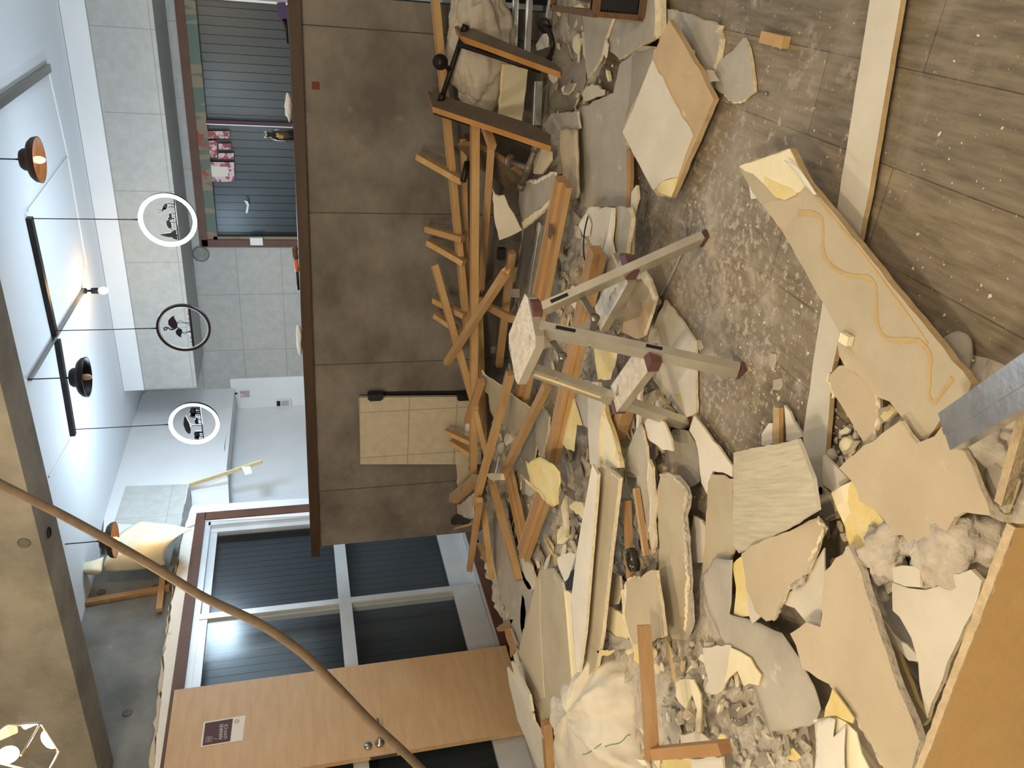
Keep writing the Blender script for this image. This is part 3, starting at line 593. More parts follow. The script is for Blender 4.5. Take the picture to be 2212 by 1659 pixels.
# ------------------------------------------------------------------ geometric glass lantern close to the camera
yl = 1.55
lc = PX(22, 1630, 1, yl); T = thing('glass_lantern', 'faceted glass pendant with black edges and a bright bulb', 'pendant lamp', lc)
G_ = {k: PX(*p, 1, yl+d) for k, p, d in (('a', (15, 1567), -.04), ('b', (87, 1562), .0), ('c', (128, 1622), -.03), ('d', (100, 1675), .0), ('e', (45, 1632), -.12), ('f', (20, 1690), -.05), ('g', (50, 1640), .1), ('t', (-70, 1630), .0))}
ed = [('a', 'b'), ('b', 'c'), ('c', 'd'), ('b', 'e'), ('d', 'f'), ('a', 't'), ('d', 't')]
bm = BM()
for p, q in ed: tube(bm, [G_[p], G_[q]], .0028, 6)
link('frame', bm, 'aluminium', T)
bm = BM(); vv = {k: bm.verts.new(p) for k, p in G_.items()}
for f in (('a', 'b', 'e'), ('b', 'c', 'e'), ('c', 'd', 'e'), ('d', 'f', 'e'), ('b', 'c', 'g'), ('c', 'd', 'g'), ('a', 'b', 't'), ('d', 'f', 't')):
    bm.faces.new([vv[k] for k in f])
link('panes', bm, 'clear', T)
bm = BM(); ball(bm, lc+V((0, 0, .005)), .021, 3, (1, 1, 1.2)); tube(bm, [lc+V((0, 0, .025)), lc+V((0, 0, .05))], .012, 10); link('bulb', bm, 'bulb_bright', T)
bm = BM(); lathe(bm, lc, [(0, .12), (.017, .12), (.017, .05), (0, .05)], 14); tube(bm, [lc+V((0, 0, .12)), V((lc.x, lc.y, 3.1))], .004, 8); link('holder_and_cord', bm, 'black_plastic', T)
l = lamp('bulb_glow', lc, 22, (1, .80, .52), .03); l.parent = T; l.location = (0, 0, -.06)
# thick cable slung across
cp = spline([PX(x, y, 1, d) for x, y, d in ((-60, 1010, 1.75), (0, 1045, 1.72), (120, 1105, 1.66), (230, 1165, 1.6), (350, 1235, 1.54), (440, 1290, 1.49), (560, 1347, 1.43), (650, 1408, 1.38), (720, 1475, 1.34), (800, 1558, 1.29), (880, 1632, 1.25), (960, 1715, 1.2))], 6)
bm = BM(); tube(bm, cp, .0105, 12); tag(link('hanging_cable', bm, 'cable_brown', None, True), 'thick brown cable slung across in front of door and ceiling', 'cable')
# ------------------------------------------------------------------ peeled wall covering and furring above the window
W0 = XL+.0
def curled(name, lab, cat, rows, m, t=.003):
    """sheet given as rows of 3-D points, smoothed"""
    rows = [spline(r, 5) for r in rows]; n = len(rows[0]); cols = [spline([r[i] for r in rows], 4) for i in range(n)]
    bm = BM(); g = [[bm.verts.new(p) for p in col] for col in cols]
    for i in range(n-1):
        for j in range(len(g[0])-1): bm.faces.new((g[i][j], g[i+1][j], g[i+1][j+1], g[i][j+1]))
    o = link(name, bm, m, None, True); o.modifiers.new('thickness', 'SOLIDIFY').thickness = t; return tag(o, lab, cat)
def kx(x, y, d): p = pts('k', f'{x},{y}')[0]; return PX(*p, 0, XL+d)
curled('peeled_wallpaper', 'large yellowish flap of wallpaper peeling off beside the far ceiling corner', 'wallpaper',
       [[kx(690, 1560, .02), kx(700, 1450, .12), kx(830, 1180, .14), kx(1000, 1040, .10), kx(1130, 970, .04)],
        [kx(830, 1570, .03), kx(870, 1400, .16), kx(980, 1230, .20), kx(1150, 1110, .18), kx(1300, 990, .08)],
        [kx(1150, 1545, .04), kx(1160, 1420, .18), kx(1180, 1240, .28), kx(1300, 1110, .26), kx(1480, 1010, .14)],
        [kx(1420, 1490, .05), kx(1410, 1400, .14), kx(1460, 1260, .26), kx(1580, 1150, .30), kx(1745, 1070, .24)]], 'cream_paper')
curled('peeled_wallpaper', 'smaller cream flap of wallpaper torn loose next to the concrete beam', 'wallpaper',
       [[kx(320, 1600, .02), kx(400, 1560, .08), kx(460, 1470, .10)], [kx(450, 1605, .02), kx(520, 1560, .1), kx(560, 1445, .1)], [kx(620, 1615, .02), kx(660, 1560, .08), kx(685, 1400, .08)]], 'cream_paper')
def stick(lab, a, b, d1, d2, w_, h_, m, name='furring_strip', cat='furring strip', group=None):
    bm = BM(); obox(bm, PX(*a, 0, XL+d1), PX(*b, 0, XL+d2), w_, h_, 0, 0, 1); return tag(link(name, bm, m), lab, cat, group)
stick('short pale furring strip upright on the concrete by the beam', (186, 1248), (170, 1325), -.13, -.13, .03, .045, ['wood_pale', 'wood'])
stick('horizontal furring strip nailed across the bare concrete wall', (186, 1301), (366, 1270), -.12, -.12, .03, .045, ['wood_pale', 'wood_red'])
stick('splintered furring strip hanging at the end of the concrete', (353, 1236), (344, 1318), -.12, -.10, .03, .04, ['wood_pale', 'wood'])
stick('thin torn strip of yellow backing jutting from the white header', (409, 1048), (566, 997), .02, .20, .012, .03, ['yellow_paper', 'edge_tan'], 'torn_strip', 'strip')
board('paper_scrap', 'white scrap hanging on the yellow torn strip', 'scrap', 'P', '522,1009 540,1005 545,1022 530,1026', ('x', XL+.165), .004, ('white_plastic', 'white_plastic'), 0)
# ------------------------------------------------------------------ clutter on the counter ledge
ZL = 1.278
c = PX(622, 292, 1, YC+.12); T = thing('bottle', 'small dark bottle with a gold mark standing on the ledge', 'bottle', (c.x, c.y, ZL))
b0 = V((c.x, c.y, ZL)); bm = BM(); lathe(bm, b0, [(0, 0), (.029, 0), (.031, .006), (.031, .085), (.026, .1), (.014, .112), (.013, .125), (0, .125)], 20); link('body', bm, 'bottle_dark', T)
bm = BM(); lathe(bm, b0, [(0, .123), (.016, .123), (.016, .145), (0, .146)], 16); link('cap', bm, 'steel', T)
bm = BM(); box(bm, b0+V((-.012, -.0325, .05)), b0+V((.006, -.030, .075))); link('gold_mark', bm, 'gold_label', T)
c = PX(612, 30, 1, YC+.12); T = thing('cleaning_brush', 'dark purple handled brush lying at the far end of the ledge', 'brush', (c.x, c.y, ZL))
bm = BM(); obox(bm, (c.x-.02, c.y, ZL+.022), (c.x+.05, c.y, ZL+.03), .04, .04); link('head', bm, 'purple', T); bm = BM(); tube(bm, [(c.x-.02, c.y, ZL+.02), (c.x-.06, c.y-.01, ZL+.012), (c.x-.13, c.y-.02, ZL+.009)], [.012, .007, .006], 10); link('handle', bm, 'black_plastic', T)
c = PX(636, 575, 1, YC+.1); T = thing('hand_tool', 'tool with orange and black handles lying on the wooden ledge', 'tool', (c.x, c.y, ZL))
bm = BM(); tube(bm, [(c.x-.14, c.y, ZL+.009), (c.x-.03, c.y, ZL+.010)], .0085, 10); link('black_grip', bm, 'black_plastic', T); bm = BM(); tube(bm, [(c.x-.03, c.y, ZL+.012), (c.x+.045, c.y, ZL+.014)], .0125, 10); link('orange_grip', bm, 'orange', T)
bm = BM(); tube(bm, [(c.x+.045, c.y, ZL+.016), (c.x+.09, c.y, ZL+.018)], .016, 10); ball(bm, (c.x+.1, c.y, ZL+.018), .018, 2); link('head', bm, 'wood_dark', T)
def lump(name, lab, cat, c, r, sc, m, seed, amp=.35, sub=3, group=None):
    bm = BM(); ball(bm, (0, 0, 0), r, sub, sc)
    for v in bm.verts: q_ = v.co/r; v.co *= 1+amp*(noise.noise(q_*1.3+V((seed, 0, 0)))+.45*noise.noise(q_*3.1+V((seed, 4, 0)))+.3*noise.noise(q_*7+V((seed, 4, 2))))
    lo = min(v.co.z for v in bm.verts)
    for v in bm.verts: v.co += V(c)-V((0, 0, lo))
    return tag(link(name, bm, m, None, True), lab, cat, group)
c = PX(617, 232, 1, YC+.12); lump('crumpled_film', 'crumpled clear film on the ledge beside the small bottle', 'plastic film', (c.x, c.y, ZL-.002), .05, (1.5, .5, .35), 'white_plastic', 3)
c = PX(644, 735, 1, YC+.1); lump('crumpled_paper', 'crumpled white paper lying on the ledge right of centre', 'paper', (c.x, c.y, ZL-.002), .06, (1.7, .8, .28), 'wall_white', 8)
# ================================================================== RUBBLE UNDER THE BOARDS
BND = [(-400, 1330), (0, 1400), (80, 1420), (250, 1330), (430, 1375), (600, 1370), (760, 1330), (900, 1470), (1000, 1480), (1150, 1530), (1250, 1590), (1350, 1700), (1500, 1770), (1660, 1790), (2200, 1800)]
def bnd(y):
    for (a, p), (b, q) in zip(BND, BND[1:]):
        if a <= y <= b: return p+(q-p)*(y-a)/(b-a)
    return BND[0][1] if y < 0 else BND[-1][1]
def sm(a, b, x): t = max(0, min(1, (x-a)/(b-a))); return t*t*(3-2*t)
C2 = Z(2060, 1130, 0)
def heap(x, y):
    if (V((x, y, 0))-CAM).dot(FW) < .2: return -.05
    a, b = proj((x, y, 0)); d = bnd(b)-a; h = .055*sm(0, 110, d)+.075*sm(120, 420, d)
    h *= .25+.75*sm(250, 560, b)
    h = max(h, .085*sm(.42, .12, math.hypot(x-C2.x, y-C2.y)))
    return h
bm = BM(); st = .03; xs = [-3.72+i*st for i in range(int(3.6/st))]; ys = [.55+i*st for i in range(int(3.62/st))]; g = {}
for i, x in enumerate(xs):
    for j, y in enumerate(ys):
        h = heap(x, y)
        n = noise.noise(V((x*9, y*9, 0)))*.5+noise.noise(V((x*23, y*23, 3)))*.35+noise.noise(V((x*55, y*55, 7)))*.2
        g[i, j] = bm.verts.new((x, y, h*(1+.45*n)-.012+(.01*n if h > .02 else 0))) if h > .004 else None
for i in range(len(xs)-1):
    for j in range(len(ys)-1):
        q = [g[i, j], g[i+1, j], g[i+1, j+1], g[i, j+1]]
        if all(q): bm.faces.new(q)
for v in [v for v in bm.verts if not v.link_faces]: bm.verts.remove(v)
tag(link('plaster_rubble', bm, 'gypsum_grey', None, True), 'grey crumbled plaster rubble spread under the heap of torn boards', 'rubble', None, 'stuff')
def scatter(name, lab, cat, zones, m, seed):
    rnd = random.Random(seed); bm = BM()
    for (x0, y0, x1, y1, n, r0, r1) in zones:
        for _ in range(n):
            p = Z(rnd.uniform(x0, x1), rnd.uniform(y0, y1))
            if p.x < -3.66 or p.y > 4.12: continue
            r = r0*(r1/r0)**(rnd.random()**2); z0 = max(0, heap(p.x, p.y))
            g_ = bmesh.ops.create_icosphere(bm, subdivisions=1, radius=1); s = (rnd.uniform(.6, 1.4), rnd.uniform(.6, 1.4), rnd.uniform(.3, .7)); a = rnd.random()*6.28
            for v in g_['verts']:
                q = v.co*rnd.uniform(.5, 1.2); q = V((q.x*s[0], q.y*s[1], q.z*s[2]))*r; v.co = V((q.x*math.cos(a)-q.y*math.sin(a), q.x*math.sin(a)+q.y*math.cos(a), q.z))+V((p.x, p.y, z0+r*s[2]*.55))
    return tag(link(name, bm, m), lab, cat, None, 'stuff')
scatter('plaster_crumbs', 'white plaster crumbs scattered over the wooden floor', 'crumbs',
        [(1400, -20, 2200, 900, 300, .0007, .004), (1390, 420, 1640, 980, 420, .0010, .006), (1620, 560, 1860, 960, 160, .0010, .007), (1900, 250, 2200, 830, 60, .0008, .007), (1180, 0, 1420, 420, 160, .0015, .009)], 'pale_paper', 4)
scatter('rubble_chunks', 'broken plaster chunks lying all through the heap', 'chunks',
        [(1080, 800, 1480, 1400, 520, .006, .028), (1230, 420, 1330, 820, 200, .005, .022), (1480, 1380, 1760, 1659, 260, .004, .02), (1960, 1000, 2170, 1280, 150, .006, .032), (1790, 880, 1880, 1010, 60, .004, .02), (1350, 980, 1520, 1400, 160, .004, .02)], 'gypsum_grey', 9)
def shreds(name, lab, cat, zones, mats, seed):
    rnd = random.Random(seed); bm = BM()
    for (x0, y0, x1, y1, n, r0, r1) in zones:
        for _ in range(n):
            p = Z(rnd.uniform(x0, x1), rnd.uniform(y0, y1)); z0 = max(0, heap(p.x, p.y)); r = rnd.uniform(r0, r1)
            if p.x < -3.62 or p.y > 4.1: continue
            el = rnd.uniform(.25, 1); a = rnd.random()*6.28
            t1, t2 = rnd.gauss(0, .28), rnd.gauss(0, .28); k = rnd.randint(4, 7); P = []
            for i in range(k):
                b = 6.283*(i+rnd.uniform(-.3, .3))/k; u, v = math.cos(b)*r*rnd.uniform(.6, 1.2), math.sin(b)*r*el*rnd.uniform(.6, 1.2)
                x, y = u*math.cos(a)-v*math.sin(a), u*math.sin(a)+v*math.cos(a); P.append(V((p.x+x, p.y+y, z0+.018+x*t1+y*t2)))
            mi = rnd.randrange(len(mats)-1); n_ = len(bm.faces); prism(bm, P, V((0, 0, -rnd.choice((.002, .009, .012)))), mi, mi if rnd.random() < .3 else len(mats)-1)
    return tag(link(name, bm, mats), lab, cat, None, 'stuff')
shreds('board_shreds', 'countless small shreds of board and paper strewn through the heap', 'shreds',
       [(1130, 860, 1480, 1420, 330, .02, .07), (1220, 420, 1340, 820, 110, .015, .05), (1440, 1380, 1760, 1659, 90, .012, .035), (1180, 20, 1330, 420, 70, .012, .04), (1780, 880, 2180, 1280, 60, .01, .03), (1080, 560, 1180, 1240, 70, .02, .06)],
       ['grey_paper', 'pale_paper', 'white_board', 'cream_paper', 'kraft_grey', 'yellow_paper', 'grey_paper_dark', 'gypsum'], 21)
# ================================================================== BOARDS.  name, label, crop, outline, height (or plane), thickness, (face, edge)
GP, GD, PP, PW, WB, KR, KG, TH, GY, GG, ET, YP, CP = ('grey_paper', 'grey_paper_dark', 'pale_paper', 'pale_weave', 'white_board', 'kraft', 'kraft_grey', 'tan_hardboard', 'gypsum', 'gypsum_grey', 'edge_tan', 'yellow_paper', 'cream_paper')
PB, PBC = 'plasterboard_piece', 'plasterboard'
def pb(label, crop, s, z, t=.0125, face=GP, edge=GY, jit=.0025, name=PB, cat=PBC, **k): return board(name, label, cat, crop, s, z, t, (face, edge), jit, **k)
def torn(label_start, crop, s, z, r=.012, m='gypsum'):
    par = [o for o in COL.objects if o.get('label', '').startswith(label_start)][0]; SEED[0] += 1; sd = SEED[0]*3.7
    p = spline([at(x, y, z) for x, y in pts(crop, s)], 7); bm = BM(); tube(bm, p, [r*(.6+.9*abs(noise.noise(q*26+V((sd, 0, 0))))) for q in p], 9)
    bmesh.ops.subdivide_edges(bm, edges=[e for e in bm.edges if e.calc_length() > r*.8], cuts=1)
    for v in bm.verts: v.co += V((noise.noise(v.co*70+V((sd, 0, 0))), noise.noise(v.co*70+V((0, sd, 0))), noise.noise(v.co*70+V((0, 0, sd)))))*r*.9
    link('torn_edge', bm, m, par)
# --- right of the heap, along the top of the photo
pb('large grey papered board under the black lantern box', 'A', '690,120 760,-160 1045,-160 1042,290 1030,312 930,380 840,440 745,500 690,455 660,440 650,330', .06, .026)
pb('narrow grey papered board with a pointed end beside the lantern box', 'A', '437,60 490,95 690,125 685,160 655,240 625,330 590,470 520,600 470,660 455,560 440,200', .075, .012)
pb('broken grey board corner under the tan rhombus, knotted edge on floor', 'A', '1100,70 1250,100 1590,215 1575,260 1600,330 1555,590 1500,770 1300,900 1040,500 1090,330', .022, .02)
pb('triangular grey board lying alone on bare floor', 'A', '1800,320 1835,400 1860,520 1885,780 1830,820 1780,870 1720,870 1640,810 1550,740 1535,600', .016, .012)
pb('small torn grey scrap between the tan rhombus and the triangle', 'A', '1455,590 1520,600 1548,640 1578,690 1480,712 1462,680', .045, .008)
t_ = pb('rhombus board, tan on one half and grey papered on the other', 'A', '1165,165 1450,640 1548,848 1370,1260 1180,1690 1060,1660 1010,1600 770,1130 930,800 1025,505 1090,330', [(1440, 42, .10), (1540, 214, .055), (1420, 410, .075)], .02, TH, ET, .002)
bd_pl = [(1440, 42, .103), (1540, 214, .058), (1420, 410, .078)]
board('paper_sheet', None, None, 'A', '1025,505 1190,830 1370,1155 1300,1330 1240,1510 1110,1545 1030,1622 950,1480 770,1130 850,950 930,750', bd_pl, .003, (PP, GY), .002, parent=t_)
board('torn_backing', None, None, 'A', '1242,1510 1184,1680 1075,1640 1060,1600 1112,1545', bd_pl, .0025, (YP, YP), .002, parent=t_)
bm_ = BM(); c = Z(*pts('A', '1388,455')[0], .026); tag(lump('plaster_lump', 'round white plaster lump on the knotted grey corner board', 'lump', c, .011, (1, 1, .8), 'white_board', 2, .2, 2), None)
pb('big grey board with the paper roll lying on it, right of the pipe shelf', 'A', '372,940 560,850 690,795 745,545 830,485 930,390 1040,400 1040,510 850,850 770,1130 810,1280 795,1660 800,1765 420,1765 405,1660 385,1400 400,1100', .052, .014, GP)
pb('brown grey strip of board between the rhombus and the big grey board', 'A', '850,470 1040,420 1020,520 930,740 820,980 770,1120 800,1010 840,740', .062, .008, GD)
pb('long thin wooden strip edging the big grey board', 'A', '800,1275 836,1285 838,1500 826,1790 796,1790 803,1500', .066, .014, 'wood', 'wood_red', 0, 'wooden_strip', 'strip')
pb('grey board corner next to the near end of the lower shelf plank', 'A', '160,970 380,950 402,1090 250,1150 150,1215 95,1060', .085, .010, GP)
pb('small grey papered scrap under the kraft roll, by the rubble', 'A', '150,1215 245,1180 262,1480 150,1500', .078, .010, PP)
pb('rounded grey scrap standing out on the dark wooden floor', 'A', '420,800 455,740 510,715 605,765 600,815 450,868', .035, .010, PP)
pb('curled cream scrap beside the tall pointed grey board', 'A', '340,400 352,330 395,285 408,380 392,466 355,440', .03, .006, CP, YP, .003)
pb('tiny cream strip against the left edge of the pointed grey board', 'A', '420,275 452,265 455,520 430,460', .05, .008, PP)
pb('white sliver standing beside the pointed grey board', 'A', '600,430 626,335 642,380 625,495', .08, .006, WB, GY)
pb('yellow torn triangle beside the black lantern box', 'A', '312,95 370,50 405,25 432,52 430,95', .04, .006, CP, YP)
pb('grey scrap below the yellow triangle near the lantern box', 'A', '300,100 430,98 440,270 370,262 300,205', .03, .010, GD)
pb('cream broken edge strip along the board under the lantern box', 'A', '1045,-40 1098,-40 1098,300 1060,330 1035,300', .05, .02, GY, GY, .003)
pb('dark upright splinter of board on the floor by the cream curl', 'A', '262,400 300,375 335,500 310,480', .03, .006, GD)
pb('wide grey floor-coloured sheet under the pipe shelf end', 'A', '150,480 220,330 300,400 330,520 450,470 455,700 370,930 200,970 130,900 240,640', .012, .004, GD, GD)
sheet('paper_roll', 'kraft backed board strip lying rolled on the big grey board', PBC, 'A', '245,1110 300,1095 372,1105 388,1300 404,1640 390,1690 330,1706 275,1690 262,1400', .10, 'kraft', .02, 6, .012)
bm = BM(); obox(bm, Z(1650, 80, .014), Z(1698, 92, .014), .03, .024); tag(link('wood_offcut', bm, ['wood_pale', 'wood']), 'small square wood offcut alone on the bare floor', 'offcut')
c = Z(1692, 96, 0); lump('plaster_lump', 'pinkish white crumbs clinging to the small wood offcut', 'lump', c, .010, (1.3, 1, .7), 'white_board', 6, .4, 2)
bm = BM(); tube(bm, [Z(1637, 198, .006), Z(1655, 203, .006)], .0022, 6); tube(bm, [Z(1656, 199, .006), Z(1656, 206, .006)], .004, 6); tag(link('screw', bm, 'steel'), 'screw lying on bare floor below the triangular board', 'screw')
# --- long planks on the floor
pb('long white painted plank with an orange edge crossing the floor', 'P', '1930,-330 2005,-330 1946,0 1910,215 1876,420 1797,800 1784,975 1776,1068 1757,1064 1734,945 1754,800 1813,420 1852,170 1879,0', .03, .014, 'plank_white', ET, .0006, 'long_plank', 'plank')
lp = pb('long torn board propped diagonally with a winding ochre glue line', 'P', '1596,358 1650,340 1706,320 1745,395 1760,412 1900,582 2098,828 2090,850 2035,900 2002,950 1985,948 1935,885 1815,720 1690,500 1625,415', .105, .018, KG, ET, .0012, 'long_board', PBC)
gp_ = .1055
def gluepath(crop, s, wd, name='glue_line'):
    p = spline([Z(x, y, gp_+.001) for x, y in pts(crop, s)], 6); bm = BM(); a = []
    for i, q in enumerate(p):
        d = (p[min(i+1, len(p)-1)]-p[max(i-1, 0)]).normalized(); s_ = V((-d.y, d.x, 0)); w_ = wd*1.5*(.8+.5*noise.noise(q*14)); a.append((bm.verts.new(q-s_*w_), bm.verts.new(q+s_*w_)))
    for u, v in zip(a, a[1:]): bm.faces.new((u[0], u[1], v[1], v[0]))
    o = link(name, bm, 'adhesive', lp); o.modifiers.new('thickness', 'SOLIDIFY').thickness = .002
gluepath('D', '285,240 380,235 460,262 492,300 500,400 495,520 520,620 580,690 690,755 800,775 885,790 940,850 955,960 950,1080 960,1180 1010,1280 1090,1315 1200,1320 1300,1318', .0042)
gluepath('D', '395,30 520,200 700,420 850,610 1010,820 1150,1010 1290,1200 1390,1350', .0025)
gluepath('D', '1300,1318 1370,1380 1410,1470 1400,1600 1405,1700 1395,1780 1440,1850 1500,1780 1560,1700 1600,1640', .005)
board('kraft_patch', None, None, 'D', '-30,160 330,90 320,180 255,270 190,380 120,350 0,150', gp_, .001, (KR, KR), .001, parent=lp)
board('torn_paper_tip', None, None, 'P', '1597,359 1650,341 1705,321 1744,395 1728,414 1705,424 1690,428 1668,418 1640,388', .1075, .003, (CP, YP), .002, parent=lp)
board('yellow_tear', None, None, 'B', '0,1500 60,1530 140,1570 230,1600 280,1653 180,1700 100,1680 40,1610 0,1560', .1085, .001, (YP, YP), .002, parent=lp)
sheet('torn_flap', 'white torn flap bent back at the far tip of the diagonal board', 'scrap', 'B', '170,1360 260,1390 360,1520 445,1653 420,1653 330,1560 230,1430', .125, 'white_board', .004)
pb('white scrap lying under the far tip of the diagonal board', 'P', '1618,398 1632,405 1636,428 1622,430', .05, .006, WB)
bm = BM(); a0, a1 = Z(*pts('D', '665,1290')[0], .115), Z(*pts('D', '735,1330')[0], .115); obox(bm, a0, a1, .022, .016); tag(link('paper_stub', bm, ['cream_paper', 'cream_paper']), 'short rolled paper stub at the edge of the diagonal board', 'paper')
lump('rounded_plaster_piece', 'flat rounded grey plaster piece behind the metal channel', PBC, Z(2075, 775, .0), .055, (1.1, .8, .35), GP, 11, .15)
# --- heap at the lower right
pb('tan board with knobbly broken edge tucked under the diagonal board', 'F', '545,60 640,-40 905,-20 960,100 972,300 965,540 915,600 845,605 720,400 600,210', .07, .012, KR)
pb('tan strip of board lying on the white plank end', 'D', '620,1320 780,1330 1000,1653 1100,1850 960,1800 850,1650 700,1560 640,1450', .085, .012, KR)
pb('huge star-shaped tan torn board beside the metal channel', 'F', '640,830 850,640 1000,540 1160,430 1300,620 1450,560 1510,480 1590,655 1700,690 1760,790 1830,980 1900,1130 1925,1235 1700,1205 1620,1250 1540,1390 1450,1510 1425,1653 1400,1760 1360,1760 1335,1530 1240,1480 1180,1400 1085,1405 1050,1310 940,1170 810,1110 790,1020 740,930 700,890', .13, .012, KR)
yb = pb('yellow torn backing paper fanning out below the star-shaped board', 'F', '570,1040 750,940 800,1030 830,1100 940,1170 1040,1310 1090,1405 1000,1560 940,1760 800,1760 700,1400 690,1330 620,1180', .105, .004, YP, CP, .003, 'torn_backing_sheet', 'paper')
board('cream_patch', None, None, 'F', '575,1042 745,945 720,1010 715,1120 735,1210 680,1300 640,1200', .107, .002, (CP, CP), .002, parent=yb)
pb('pale pinkish triangle scrap between white plank and star-shaped board', 'F', '505,720 560,770 640,845 720,930 650,985 575,1030 505,965 495,860', .06, .008, WB)
lump('plaster_lump', 'round cream plaster lump in the gap beside the white plank', 'lump', Z(*pts('F', '760,640')[0], .03), .022, (1, 1, .7), 'cream_paper', 1, .2)
lump('plaster_lump', 'grey oval plaster lump just below the round cream lump', 'lump', Z(*pts('F', '612,725')[0], .02), .017, (1.1, .9, .7), GP, 5, .25)
pb('small cream shred above the round cream lump', 'F', '635,525 700,480 728,500 715,540 660,545', .03, .006, CP)
pb('dark grey slab visible in the gap below the woven board', 'F', '425,1060 480,985 550,1060 600,1180 610,1260 540,1280 470,1230', .03, .012, GD)
pb('rectangular woven-look pale board lying tilted on the heap', 'E', '1715,705 1900,660 2172,612 2260,585 2390,920 2430,1190 2200,1330 1960,1470 1760,1560 1712,1490', [(1584, 978, .075), (1714, 950, .15), (1764, 1118, .16)], .010, PW, PP, .001)
pb('tan board with a torn crumbly edge overlapping the woven board', 'P', '1601,1197 1650,1166 1720,1140 1764,1119 1780,1142 1762,1190 1742,1236 1702,1264 1688,1300 1672,1335 1655,1342 1632,1322 1612,1272', .115, .012, KR)
pb('white torn papers peeking below the torn tan board', 'H', '470,-60 476,200 445,560 400,625 330,520 240,410 180,390 130,360 300,180 380,60', .095, .004, PP, PP)
pb('yellow ragged strip hanging off the torn tan board', 'G', '1560,70 1640,0 1685,60 1705,470 1640,480 1572,460 1590,250', .07, .008, YP, CP)
pb('white edge strip between the yellow strip and torn tan board', 'G', '1660,170 1690,180 1720,310 1775,430 1775,480 1715,530 1690,470', .085, .006, PP)
pb('large tan slab slanting down to the lower edge of the photo', 'H', '470,130 560,20 655,-80 760,130 820,350 900,600 1000,900 1110,1170 1215,1450 1180,1560 1100,1750 980,1750 860,1500 740,1280 620,1110 530,1015 420,960 300,880 250,700 205,610 330,520 440,560', .155, .018, KR, GG, .003)
pb('whitish grey board with ragged top beside the slanting tan slab', 'H', '1000,210 1130,255 1260,270 1350,245 1425,200 1420,150 1520,145 1615,110 1700,195 1560,560 1400,950 1275,1270 1215,1000 1205,830 1150,640 1060,480 1005,430', .12, .010, PP)
pb('small pale scrap above the ragged whitish board', 'H', '1005,95 1160,85 1215,100 1225,250 1100,240 1010,205', .13, .006, PP)
pb('torn white crescent in the dark gap of the slanting tan slab', 'H', '905,490 960,545 990,600 1050,665 1110,690 1180,760 1210,830 1130,820 1050,730 970,620 900,540', .10, .006, WB)
pb('thin broken board end wedged along the slanting tan slab', 'H', '900,560 985,660 1050,760 1190,1130 1282,1280 1240,1330 1120,1060 990,770 905,620', .09, .010, KR, YP)
pb('cream paper sheet curling up at the bottom edge of the photo', 'H', '385,1285 520,1248 560,1258 640,1300 720,1380 760,1540 830,1680 880,1760 380,1760 400,1640 420,1500', .16, .003, CP, CP, .003)
sheet('white_paper_sheet', 'white torn sheet lying on the cream paper at the bottom edge', 'paper', 'H', '400,1300 520,1262 560,1280 545,1420 640,1320 630,1500 640,1760 380,1760 410,1560', .172, 'white_board', .006)
pb('yellow shred between the cream sheet and the slanting slab', 'H', '480,1190 535,1040 640,1180 700,1270 690,1310 560,1250 470,1260', .168, .004, YP, YP)
pb('grey tile-like board lying past the star-shaped board', 'F', '1700,690 1750,650 1830,800 2000,1190 2045,1230 2030,1290 1920,1240 1900,1120 1830,975 1762,790', .085, .012, GP)
pb('grey board triangle wedged between metal channel and chipboard', 'F', '1835,800 1915,755 2145,940 2100,1080 2045,1215 1990,1150 1900,960', .09, .012, GP)
pb('yellow corner showing under the metal channel end', 'F', '1770,640 1905,590 1912,745 1830,800', .10, .006, CP, YP)
lump('concrete_lump', 'rough grey rubble lump below the metal channel', 'lump', Z(*pts('F', '2060,660')[0], .02), .075, (1.2, 1, .55), GG, 12, .5, 4)
lump('concrete_lump', 'rough grey rubble lump inside the notch of the star-shaped board', 'lump', Z(*pts('F', '1780,1420')[0], .02), .085, (1.4, 1, .6), GG, 17, .55, 4)
lump('concrete_lump', 'pale folded rubble lump over the yellow backing paper', 'lump', Z(*pts('F', '1160,1540')[0], .07), .05, (1.3, 1, .7), GG, 23, .5, 4)
# chipboard sheet standing on edge right before the camera
cb = thing('chipboard_sheet', 'thick golden chipboard sheet standing on edge nearest the camera', 'chipboard', Z(2100, 1500, 0))
p1, p2 = Z(2195, 1140, .36), Z(1942, 1800, .36); d = (p2-p1).normalized(); n_ = V((d.y, -d.x, 0)); n_ = n_ if n_.dot(CAM-p1) > 0 else -n_
lean = (n_*.10+V((0, 0, -.36)))
bm = BM(); q = [p1, p2, p2+lean, p1+lean]; prism(bm, q, -n_*.0115, 0, 0); link('face', bm, 'chipboard', cb)
bm = BM(); tp = rough_outline([p1, p2, p2-n_*.012+V((0, 0, .002)), p1-n_*.012+V((0, 0, .002))], V((0, 0, 1)), .0006, .012, random.Random(3)); prism(bm, [p+V((0, 0, .002)) for p in tp], V((0, 0, -.012)), 0, 0); link('rough_top_edge', bm, 'chip_edge', cb)
bm = BM(); obox(bm, Z(2230, 855, .20), Z(2166, 1085, .16), .016, .02); tag(link('chipboard_offcut', bm, ['chip_edge', 'chip_edge']), 'short light chipboard edge piece by the corner of the golden sheet', 'chipboard')
